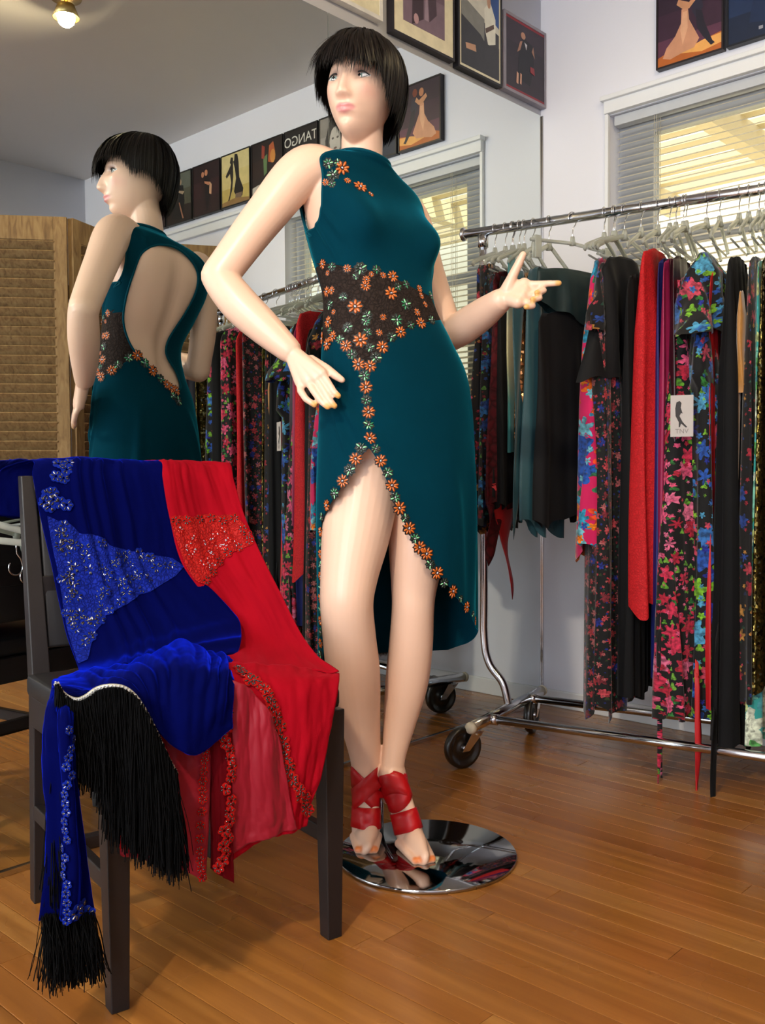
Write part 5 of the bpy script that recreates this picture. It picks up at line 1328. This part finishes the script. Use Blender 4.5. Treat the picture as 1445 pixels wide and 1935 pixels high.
def patch(name, rows, mat, parent, nu=70, nv=90, folds=None, seed=0, wr=.004, wscale=9.0, thick=.0025, uvs=1.0, keepf=None):
    """cloth through a control net of world points; folds(u,v)-> displacement along normal"""
    A = np.array(rows, float); k, n, _ = A.shape
    a1 = np.stack([catm(A[i], nu) for i in range(k)])                # k,nu,3
    G = np.stack([catm(a1[:, j], nv) for j in range(nu)], 1)         # nv,nu,3
    du = np.gradient(G, axis=1); dv = np.gradient(G, axis=0); N = np.cross(du, dv); N /= np.maximum(np.linalg.norm(N, axis=2), 1e-9)[..., None]
    if np.mean(np.einsum('ijk,ijk->ij', N, CAM-G)) < 0: N = -N
    D = np.zeros((nv, nu))
    for i in range(nv):
        for j in range(nu):
            u, v = j/(nu-1), i/(nv-1)
            d = wr*mnoise.fractal(Vector((u*wscale+seed*3.1, v*wscale*.6, seed)), 1.0, 2.0, 3)
            if folds: d += folds(u, v)
            D[i, j] = d
    G = G+N*D[..., None]
    U = np.stack(np.meshgrid(np.linspace(0, uvs, nu), np.linspace(0, uvs, nv)), -1).reshape(-1, 2)
    V = G.reshape(-1, 3); F = grid_faces(nv, nu)
    if keepf is not None:
        tr_ = [q for a, b, c, d in F for q in ((a, b, c), (a, c, d))]
        V, U, F = clip(V, U, tr_, keepf(U, V))
    o = obj(name, V, F, mat, parent, U)
    if thick:
        s = o.modifiers.new('thickness', 'SOLIDIFY'); s.thickness = thick; s.offset = -1
    return o, G, N
def bvh_of(o):
    return BVHTree.FromPolygons([v.co.copy() for v in o.data.vertices], [tuple(p.vertices) for p in o.data.polygons])
# ---------------- red dress
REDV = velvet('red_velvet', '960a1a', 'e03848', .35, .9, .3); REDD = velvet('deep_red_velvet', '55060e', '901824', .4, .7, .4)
REDSAT = plain('red_satin_lining', '860d20', .5, spec=.25, var=.15, scale=6, Sheen_Weight=.05)
REDLACE = lacecloth('red_beaded_lace', '7a080e', 'b01a16', 120, .6, spec=.15, bump=.6)
rd = empty('red_velvet_dress', tuple(cl(.30, .3, .47)), 'red velvet dress with black-beaded lace trim draped over the right half of the chair', 'dress')
top = lambda x, y, z: cl(x, y, z)
def seatfold(u, v): return .005*math.sin(u*7+v*5)+.004*math.sin(u*15-v*9)
RB = [
    [top(.13, .560, .54), top(.20, .560, .50), top(.30, .560, .45), top(.425, .555, .49)],
    [top(.16, .556, .70), top(.26, .556, .70), top(.34, .556, .70), top(.425, .553, .72)],
    [top(.24, .552, .862), top(.30, .552, .862), top(.36, .55, .864), top(.428, .545, .862)],
    [cpx(300, 876, .525), cpx(340, 874, .525), cpx(385, 875, .525), cpx(431, 878, .520)],
    [cpx(306, 905, .488), cpx(350, 905, .488), cpx(400, 908, .486), cpx(441, 912, .480)],
    [cpx(318, 975, .470), cpx(365, 975, .470), cpx(420, 978, .465), cpx(463, 980, .450)],
    [cpx(340, 1062, .445), cpx(390, 1062, .445), cpx(450, 1065, .430), cpx(502, 1066, .390)],
    [cpx(390, 1132, .420), cpx(440, 1135, .400), cpx(495, 1138, .350), cpx(541, 1140, .280)],
    [cpx(430, 1195, .390), cpx(470, 1198, .340), cpx(525, 1200, .260), cpx(574, 1204, .175)],
    [cpx(425, 1232, .30), cpx(480, 1236, .22), cpx(540, 1240, .15), cpx(604, 1246, .080)],
    [cpx(420, 1262, .12), cpx(490, 1264, .075), cpx(560, 1268, .035), cpx(640, 1274, .0)],
]
redback, _, _ = patch('back_drape', RB, REDV, rd, 60, 120, lambda u, v: (.006*math.sin(u*6+1)+.006*math.exp(-((u-.62-.3*(v-.45))/.08)**2))*(1 if v > .3 else .2), 1, .003)
RFr = [
    [cpx(425, 1252, .05), cpx(495, 1256, .04), cpx(565, 1262, .03), cpx(640, 1274, .02)],
    [cpx(428, 1290, -.025), cpx(500, 1292, -.03), cpx(570, 1294, -.034), cpx(640, 1290, -.034)],
    [cpx(432, 1370, -.034), cpx(505, 1372, -.042), cpx(570, 1376, -.046), cpx(626, 1376, -.046)],
    [cpx(436, 1460, -.034), cpx(505, 1462, -.044), cpx(560, 1465, -.048), cpx(608, 1464, -.048)],
    [cpx(438, 1540, -.030), cpx(505, 1535, -.042), cpx(550, 1528, -.046), cpx(590, 1520, -.046)],
    [cpx(438, 1622, -.028), cpx(500, 1588, -.040), cpx(545, 1572, -.044), cpx(582, 1562, -.044)],
]
redfront, _, _ = patch('front_drape', RFr, REDV, rd, 60, 80, lambda u, v: .006*math.sin(u*9+2)*v, 2, .004)
RLi = [
    [cpx(440, 1285, -.038), cpx(470, 1300, -.046), cpx(500, 1335, -.052), cpx(520, 1370, -.056)],
    [cpx(438, 1370, -.042), cpx(470, 1378, -.052), cpx(505, 1385, -.058), cpx(530, 1400, -.060)],
    [cpx(437, 1460, -.042), cpx(470, 1462, -.052), cpx(510, 1465, -.058), cpx(542, 1468, -.060)],
    [cpx(438, 1550, -.038), cpx(475, 1545, -.050), cpx(520, 1540, -.056), cpx(553, 1535, -.058)],
    [cpx(438, 1612, -.036), cpx(478, 1592, -.048), cpx(520, 1578, -.054), cpx(560, 1566, -.056)],
]
patch('satin_lining', RLi, REDSAT, rd, 44, 60, lambda u, v: .004*math.sin(u*11+v*2), 3, .003)
RLe = [
    [cpx(210, 1330, .012), cpx(270, 1330, .0), cpx(330, 1330, -.01), cpx(398, 1330, -.016)],
    [cpx(212, 1430, -.015), cpx(270, 1430, -.025), cpx(330, 1430, -.034), cpx(396, 1430, -.034)],
    [cpx(218, 1530, -.015), cpx(272, 1535, -.027), cpx(330, 1540, -.036), cpx(392, 1545, -.036)],
    [cpx(226, 1612, -.012), cpx(280, 1628, -.024), cpx(335, 1640, -.034), cpx(386, 1664, -.034)],
]
patch('left_front_panel', RLe, REDSAT, rd, 50, 50, lambda u, v: .005*math.sin(u*13+1)*v, 4, .004)
RMi = [
    [cpx(392, 1300, -.02), cpx(412, 1300, -.035), cpx(438, 1300, -.035)],
    [cpx(394, 1420, -.03), cpx(412, 1425, -.048), cpx(437, 1430, -.048)],
    [cpx(398, 1540, -.03), cpx(415, 1545, -.048), cpx(438, 1550, -.048)],
    [cpx(400, 1640, -.028), cpx(418, 1655, -.044), cpx(442, 1668, -.044)],
]
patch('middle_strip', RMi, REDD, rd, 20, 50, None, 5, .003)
# beaded lace band on the back, lace edgings on the front
def px_poly_keep(poly):
    q = np.array(poly, float)
    def k(U, V):
        d = V-CAM; z = d@_fw; uv = np.stack([W/2+FPX*(d@_r)/z, H/2-FPX*(d@_u)/z], 1)
        return sdist(uv, q)
    return k
def offset_copy(src, name, poly, mat, parent, lift):
    me = src.data; n = len(me.vertices); V = np.empty(n*3, np.float32); me.vertices.foreach_get('co', V); V = V.reshape(-1, 3).astype(float)
    Nn = np.empty(n*3, np.float32); me.vertices.foreach_get('normal', Nn); Nn = Nn.reshape(-1, 3)
    s = np.sign(np.einsum('ij,ij->i', Nn, CAM-V)); s[s == 0] = 1
    V2 = V+Nn*(s*lift)[:, None]
    T_ = []
    for p in me.polygons:
        q = list(p.vertices)
        for a in range(1, len(q)-1): T_.append((q[0], q[a], q[a+1]))
    U = np.zeros((n, 2)); V3, U3, F3 = clip(V2, U, T_, px_poly_keep(poly)(U, V))
    return obj(name, V3, F3, mat, parent)
rlp = [(318, 985), (335, 975), (360, 978), (385, 972), (410, 975), (440, 972), (455, 985), (472, 1005), (478, 1030), (455, 1038), (430, 1048), (415, 1068), (400, 1085), (388, 1105), (370, 1100), (350, 1070)]
offset_copy(redback, 'lace_band', rlp, REDLACE, rd, .0048)
RBK = plain('black_cut_bead', '120c0e', .15, spec=.8, coat=.8); RRB = plain('red_glass_bead', 'd83020', .1, spec=.9, coat=1.0)
SLV = plain('silver_bugle_bead', 'cfd2dc', .15, .8)
REDP = lacecloth('red_lace_petal', '8a0a10', 'b81c18', 300, .8, spec=.05); BLUP = lacecloth('blue_lace_petal', '060d52', '142a98', 300, .8, spec=.05)
def lace_flower(name, R, petal_mat, beads, seed):
    rr_ = random.Random(seed); parts, mi = [], []; ml = [petal_mat]+beads
    for k in range(6):
        a = 2*math.pi*k/6+rr_.uniform(-.2, .2); n = 9; r = R*.42; c = (R*.6*math.cos(a), R*.6*math.sin(a)); V = [(c[0], c[1], .0012)]
        for j in range(n): b = 2*math.pi*j/n; V.append((c[0]+r*math.cos(b), c[1]+r*math.sin(b), .0004))
        parts.append((np.array(V), [(0, 1+j, 1+(j+1) % n) for j in range(n)])); mi += [0]*n
        b = bead(R*.55, R*.13, R*.12); parts.append(xf(b, Matrix.Rotation(a+rr_.uniform(-.3, .3), 4, 'Z') @ Matrix.Translation(Vector((R*.3, 0, .001))))); mi += [1 if rr_.random() < .7 else len(ml)-1]*len(b[1])
    V, F = merge(parts); me = mesh(name, V, F)
    for q in ml: me.materials.append(q)
    me.polygons.foreach_set('material_index', mi); return me
RFL = [lace_flower('lace_flower', .012, REDP, [RBK, RBK], s) for s in (1, 2, 3)]
RSP = [lace_flower('bead_spray', .010, REDP, [RRB, SLV], s) for s in (4, 5)]
BFL = [lace_flower('lace_flower', .012, BLUP, [RBK, SLV], s) for s in (6, 7, 8)]
def rayput(bvh, u, v, meshes, name, parent, sc, r_):
    d = ray(u, v); d = d/np.linalg.norm(d); h_ = bvh.ray_cast(Vector(CAM), Vector(d), 6)
    if h_[0] is None: return
    n = np.array(h_[1]); p = np.array(h_[0])
    if np.dot(n, CAM-p) < 0: n = -n
    place(r_.choice(meshes), name, p, n, parent, r_.uniform(0, 6), sc, .0052)
rc = random.Random(21); bR = bvh_of(redback)
for u, v in [(330, 985), (352, 984), (375, 982), (398, 980), (420, 985), (442, 980), (460, 1000), (472, 1022), (452, 1034), (430, 1044), (412, 1062), (400, 1082), (388, 1098), (466, 1010)]: rayput(bR, u, v, RFL, 'lace_flower', rd, 1.0, rc)
for _ in range(26):
    u, v = rc.uniform(335, 450), rc.uniform(995, 1075)
    if sdist(np.array([[u, v]]), rlp)[0] > 8: rayput(bR, u, v, RSP, 'bead_spray', rd, .9, rc)
edge = catm([(446, 1266), (470, 1284), (497, 1305), (514, 1340), (524, 1380), (534, 1410), (540, 1450), (556, 1480), (570, 1510), (580, 1530)], 34)
bF = bvh_of(redfront)
for k, (u, v) in enumerate(edge): rayput(bF, u+rc.uniform(-5, 5), v+rc.uniform(-4, 4), RFL, 'lace_flower', rd, rc.uniform(.85, 1.15), rc)
RDM = [o for o in rd.children if o.name.startswith('middle_strip')][0]; bM = bvh_of(RDM)
for k, (u, v) in enumerate(catm([(428, 1345), (424, 1400), (432, 1460), (428, 1540), (424, 1600), (414, 1650)], 20)): rayput(bM, u+rc.uniform(-5, 5), v, RFL, 'lace_flower', rd, .9, rc)
RLM = [o for o in rd.children if o.name.startswith('left_front_panel')][0]; bL = bvh_of(RLM)
for k, (u, v) in enumerate(catm([(390, 1400), (386, 1460), (384, 1520), (380, 1600), (384, 1655)], 14)): rayput(bL, u-3, v, RFL, 'lace_flower', rd, .7, rc)
for u, v in ((236, 1570), (246, 1578), (238, 1592), (250, 1600)): rayput(bL, u, v, RFL, 'lace_flower', rd, 1.0, rc)
# ---------------- blue dress
BLUV = velvet('royal_blue_velvet', '01043c', '1030ff', 1.0, .9, .30)
BLACE = lacecloth('blue_lace', '03073c', '12248c', 120, .7, spec=.08, bump=.6)
bd = empty('blue_velvet_dress', tuple(cl(.1, .3, .48)), 'royal blue velvet dress with silver-beaded lace and black fringe draped over the chair', 'dress')
BB = [
    [top(-.03, .560, .775), top(.06, .563, .765), top(.16, .563, .75), top(.27, .560, .76)],
    [top(-.03, .559, .825), top(.06, .562, .82), top(.16, .562, .815), top(.27, .559, .82)],
    [top(-.025, .552, .868), top(.06, .554, .87), top(.16, .554, .87), top(.268, .552, .87)],
    [cpx(60, 870, .528), cpx(145, 866, .528), cpx(225, 870, .528), cpx(307, 873, .526)],
    [cpx(62, 900, .492), cpx(148, 900, .492), cpx(232, 902, .492), cpx(314, 905, .490)],
    [cpx(76, 975, .475), cpx(160, 975, .475), cpx(250, 975, .475), cpx(327, 978, .472)],
    [cpx(96, 1060, .455), cpx(180, 1060, .455), cpx(265, 1062, .455), cpx(345, 1064, .450)],
    [cpx(112, 1140, .430), cpx(205, 1140, .430), cpx(305, 1130, .425), cpx(405, 1120, .410)],
    [cpx(128, 1205, .390), cpx(230, 1200, .385), cpx(340, 1185, .375), cpx(448, 1170, .360)],
    [cpx(146, 1256, .330), cpx(240, 1240, .320), cpx(345, 1222, .300), cpx(456, 1208, .280)],
    [cpx(150, 1275, .240), cpx(240, 1262, .235), cpx(345, 1245, .225), cpx(448, 1236, .22)],
]
def bfold(u, v):
    d = 0.0
    if v > .33:
        d += .009*math.exp(-((u-.30-.02*v)/.025)**2)+.008*math.exp(-((u-.50+.03*v)/.02)**2)+.007*math.exp(-((u-.66+.05*v)/.02)**2)+.006*math.exp(-((u-.40)/.02)**2)-.004*math.exp(-((u-.57)/.05)**2)
    if v > .74:
        k = (v-.74)/.26
        d += k*(.014*math.exp(-((v-.86+.10*(u-.5))/.03)**2)+.012*math.exp(-((v-.94+.05*(u-.5))/.025)**2))*max(0, (u-.25)/.75)**.6
    return d
blueback, _, _ = patch('back_drape', BB, BLUV, bd, 80, 130, bfold, 6, .003)
BSe = [
    [cpx(112, 1282, .20), cpx(190, 1266, .22), cpx(265, 1246, .25), cpx(340, 1222, .26), cpx(405, 1232, .24), cpx(437, 1246, .20)],
    [cpx(100, 1292, .10), cpx(180, 1280, .13), cpx(262, 1258, .15), cpx(338, 1226, .16), cpx(410, 1246, .13), cpx(438, 1262, .10)],
    [cpx(98, 1300, .02), cpx(175, 1292, .04), cpx(255, 1274, .05), cpx(335, 1246, .05), cpx(405, 1262, .02), cpx(438, 1276, .0)],
    [cpx(104, 1306, -.01), cpx(178, 1300, -.01), cpx(250, 1288, -.02), cpx(325, 1272, -.03), cpx(395, 1285, -.04), cpx(440, 1300, -.045)],
    [cpx(110, 1310, -.025), cpx(182, 1304, -.03), cpx(252, 1304, -.045), cpx(310, 1330, -.062), cpx(380, 1345, -.068), cpx(441, 1345, -.065)],
    [cpx(112, 1312, -.03), cpx(184, 1307, -.035), cpx(256, 1318, -.052), cpx(306, 1390, -.068), cpx(365, 1425, -.072), cpx(440, 1375, -.070)],
]
def ffold(u, v):
    d = .006*math.sin(u*14+v*3)*(.4+v*.6)+.012*math.exp(-((u-.60-.12*v)/.045)**2)
    for c0, sl, w, a in ((.20, .35, .025, .012), (.28, .35, .025, .014), (.38, .32, .025, .014), (.47, .28, .022, .013), (.56, .2, .02, .010), (.72, .10, .03, .014), (.80, .08, .022, .010), (.88, .05, .025, .011)):
        d += a*math.exp(-((u-c0-sl*(v-.3))/w)**2)*math.exp(-((v-.45)/.4)**2)
    return d
bluefront, GB, NB = patch('seat_and_front_drape', BSe, BLUV, bd, 90, 70, ffold, 7, .004)
BTl = [
    [cpx(98, 1296, .05), cpx(120, 1300, .04), cpx(140, 1310, .03)],
    [cpx(90, 1345, -.045), cpx(115, 1352, -.075), cpx(142, 1358, -.07)],
    [cpx(88, 1430, -.05), cpx(116, 1435, -.085), cpx(146, 1440, -.08)],
    [cpx(98, 1530, -.05), cpx(126, 1535, -.088), cpx(156, 1540, -.08)],
    [cpx(94, 1630, -.05), cpx(130, 1635, -.085), cpx(168, 1640, -.075)],
    [cpx(80, 1735, -.045), cpx(128, 1738, -.08), cpx(178, 1728, -.065)],
]
bluetail, GT, _ = patch('hanging_tail', BTl, BLUV, bd, 36, 90, lambda u, v: .008*math.sin(u*11+v*2)*min(1, v*2), 8, .003)
blp = [(88, 975), (108, 985), (130, 990), (150, 1008), (185, 1012), (215, 1035), (250, 1042), (290, 1050), (325, 1055), (347, 1072), (330, 1090), (305, 1105), (285, 1118), (262, 1125), (245, 1140), (222, 1152), (200, 1165), (192, 1180), (180, 1195), (172, 1220), (166, 1250), (148, 1258), (136, 1230), (126, 1190), (118, 1150), (112, 1100), (100, 1040)]
offset_copy(blueback, 'lace_panel', blp, BLACE, bd, .0048)
bB = bvh_of(blueback); rb2 = random.Random(33); cnt = 0
for _ in range(400):
    u, v = rb2.uniform(90, 345), rb2.uniform(975, 1255)
    if sdist(np.array([[u, v]]), blp)[0] > 3 and cnt < 74: rayput(bB, u, v, BFL, 'lace_flower', bd, rb2.uniform(.75, 1.2), rb2); cnt += 1
for u, v in [(110, 880), (125, 890), (118, 905), (130, 878), (105, 902), (88, 935), (100, 945), (82, 950), (112, 950), (92, 958), (125, 955), (98, 932)]: rayput(bB, u, v, BFL, 'lace_flower', bd, 1.1, rb2)
bT = bvh_of(bluetail)
for k, v in enumerate(range(1380, 1740, 17)): rayput(bT, 130-.01*(v-1380)+rb2.uniform(-4, 4), v, BFL, 'lace_flower', bd, .6, rb2)
for u, v in ((140, 1722), (152, 1730), (165, 1722), (148, 1712), (160, 1736)): rayput(bT, u, v, BFL, 'lace_flower', bd, 1.1, rb2)
# silver braid along the fringe
BRAID = plain('silver_braid', 'b9b6a8', .35, .5, var=.25, scale=260)
bp_ = catm([(106, 1290), (114, 1306), (128, 1318), (146, 1323), (164, 1316), (182, 1303), (206, 1297), (232, 1300), (254, 1316), (275, 1348), (296, 1390), (315, 1432), (333, 1464)], 90)
bl2 = bvh_of(bluefront)
bpts = []
for k, (u, v) in enumerate(bp_):
    ly = np.interp(u, [106, 146, 182, 232, 275, 333], [-.038, -.052, -.050, -.066, -.085, -.092]); bpts.append(cpx(u, v, ly))
bpts = np.array(bpts)
obj('silver_braid', *tube(bpts, .0042, 8, True, .45, tuple(CY)), BRAID, bd)
zz = []
for k in range(0, 88): 
    a = bpts[k]; zz.append(boxvf(-.0035, .0035, -.0015, .0015, -.0012, .0012)); V_, F_ = zz[-1]; zz[-1] = (V_@np.array(Matrix.Rotation((-.7 if k % 2 else .7), 3, 'Y')).T+a-CY*.0035, F_)
tag(obj('braid_stitches', *merge(zz), plain('braid_silver_thread', 'd8d8d6', .3, .7), bd, smooth=False), kind='stuff')
FRG = plain('black_fringe_thread', '050506', .7, spec=.08)
def fringe(name, starts, lens, parent, seed, spread=.006, gather=None):
    r_ = random.Random(seed); V, F = [], []
    for a, L in zip(starts, lens):
        a = np.array(a); ph = r_.uniform(0, 6); dx, dy = r_.gauss(0, spread), r_.gauss(0, spread); m_ = 9; w = r_.uniform(.0006, .0011); an = r_.uniform(0, 3.1)
        b0 = len(V)
        for k in range(m_):
            q = k/(m_-1); sw = .003*math.sin(q*5+ph)
            p = a+CX*(dx*q*2+sw)+CY*(dy*q*2+sw*.6-.012*math.sin(q*1.5))-UP*L*q
            p[2] = max(p[2], .002+.006*r_.random())
            for j in range(3):
                g_ = an+2*math.pi*j/3; V.append(p+(CX*math.cos(g_)+CY*math.sin(g_))*w)
        for k in range(m_-1):
            for j in range(3): F.append((b0+k*3+j, b0+k*3+(j+1) % 3, b0+(k+1)*3+(j+1) % 3, b0+(k+1)*3+j))
    return tag(obj(name, np.array(V), F, FRG, parent), kind='stuff')
st, ln = [], []; r3 = random.Random(8)
for k in range(1500):
    q = r3.random()**.9*.985; i = int(q*89); p = bpts[i]+(bpts[min(i+1, 89)]-bpts[i])*r3.random()
    u = bp_[i][0]
    yb = np.interp(u, [106, 150, 185, 200, 240, 280, 330], [1500, 1470, 1500, 1570, 1600, 1615, 1636])+r3.gauss(0, 14)
    p = p-CY*r3.uniform(-.004, .012)
    zb_ = cpx(u, yb, -.08)[2]; st.append(p); ln.append(max(.05, p[2]-zb_))
fringe('fringe', st, ln, bd, 4, .005)
st, ln = [], []
for k in range(520):
    q = r3.random(); u = 80+98*q; p = cpx(u, 1735-6*q+r3.uniform(-8, 2), -.05-r3.random()*.03); st.append(p); ln.append(r3.uniform(.075, .105))
fringe('tail_fringe', st, ln, bd, 9, .005)
st, ln = [], []
for k in range(160):
    q = r3.random(); u = 84+26*q; p = cpx(u+8, 1470+r3.uniform(-10, 30), -.045); st.append(p); ln.append(r3.uniform(.12, .19))
fringe('side_fringe', st, ln, bd, 12, .006)

# ---------------- clear hangers left in the dresses, hooks dangling behind the chair back
def refl_pt(u, v, ly):
    o = CAM*np.array([1, -1, 1]); d = ray(u, v)*np.array([1, -1, 1]); return o+d*(np.dot(CO+CY*ly-o, CY)/np.dot(d, CY))
def behind_hanger(x, z, yaw, tilt, label, red):
    p = refl_pt(x, z, .592)
    e = empty('clothes_hanger', tuple(p), label, 'hanger', 'hangers behind the chair', rotz=0)
    e.rotation_euler = (math.pi, tilt, CROT+yaw)
    a, b, c = hanger_parts(.13, .03, False)
    for n_, vf, mt in (('hook', a, HOOK), ('bar', b, CLEAR)):
        me = mesh(n_, *vf); me.materials.append(mt); o = bpy.data.objects.new(n_, me); COL.objects.link(o); o.parent = e
    if red:
        me = mesh('size_marker', *tube([(0, 0, -.062), (0, 0, -.050)], .0085, 12)); me.materials.append(plain('red_size_marker', 'd0241c', .4)); o = bpy.data.objects.new('size_marker', me); COL.objects.link(o); o.parent = e
behind_hanger(30, 1072, .06, .05, 'clear hanger with red marker, upside down behind the chair back, seen in the mirror', True)
behind_hanger(50, 1088, -.10, -.10, 'plain clear hanger dangling upside down behind the chair back, seen in the mirror', False)
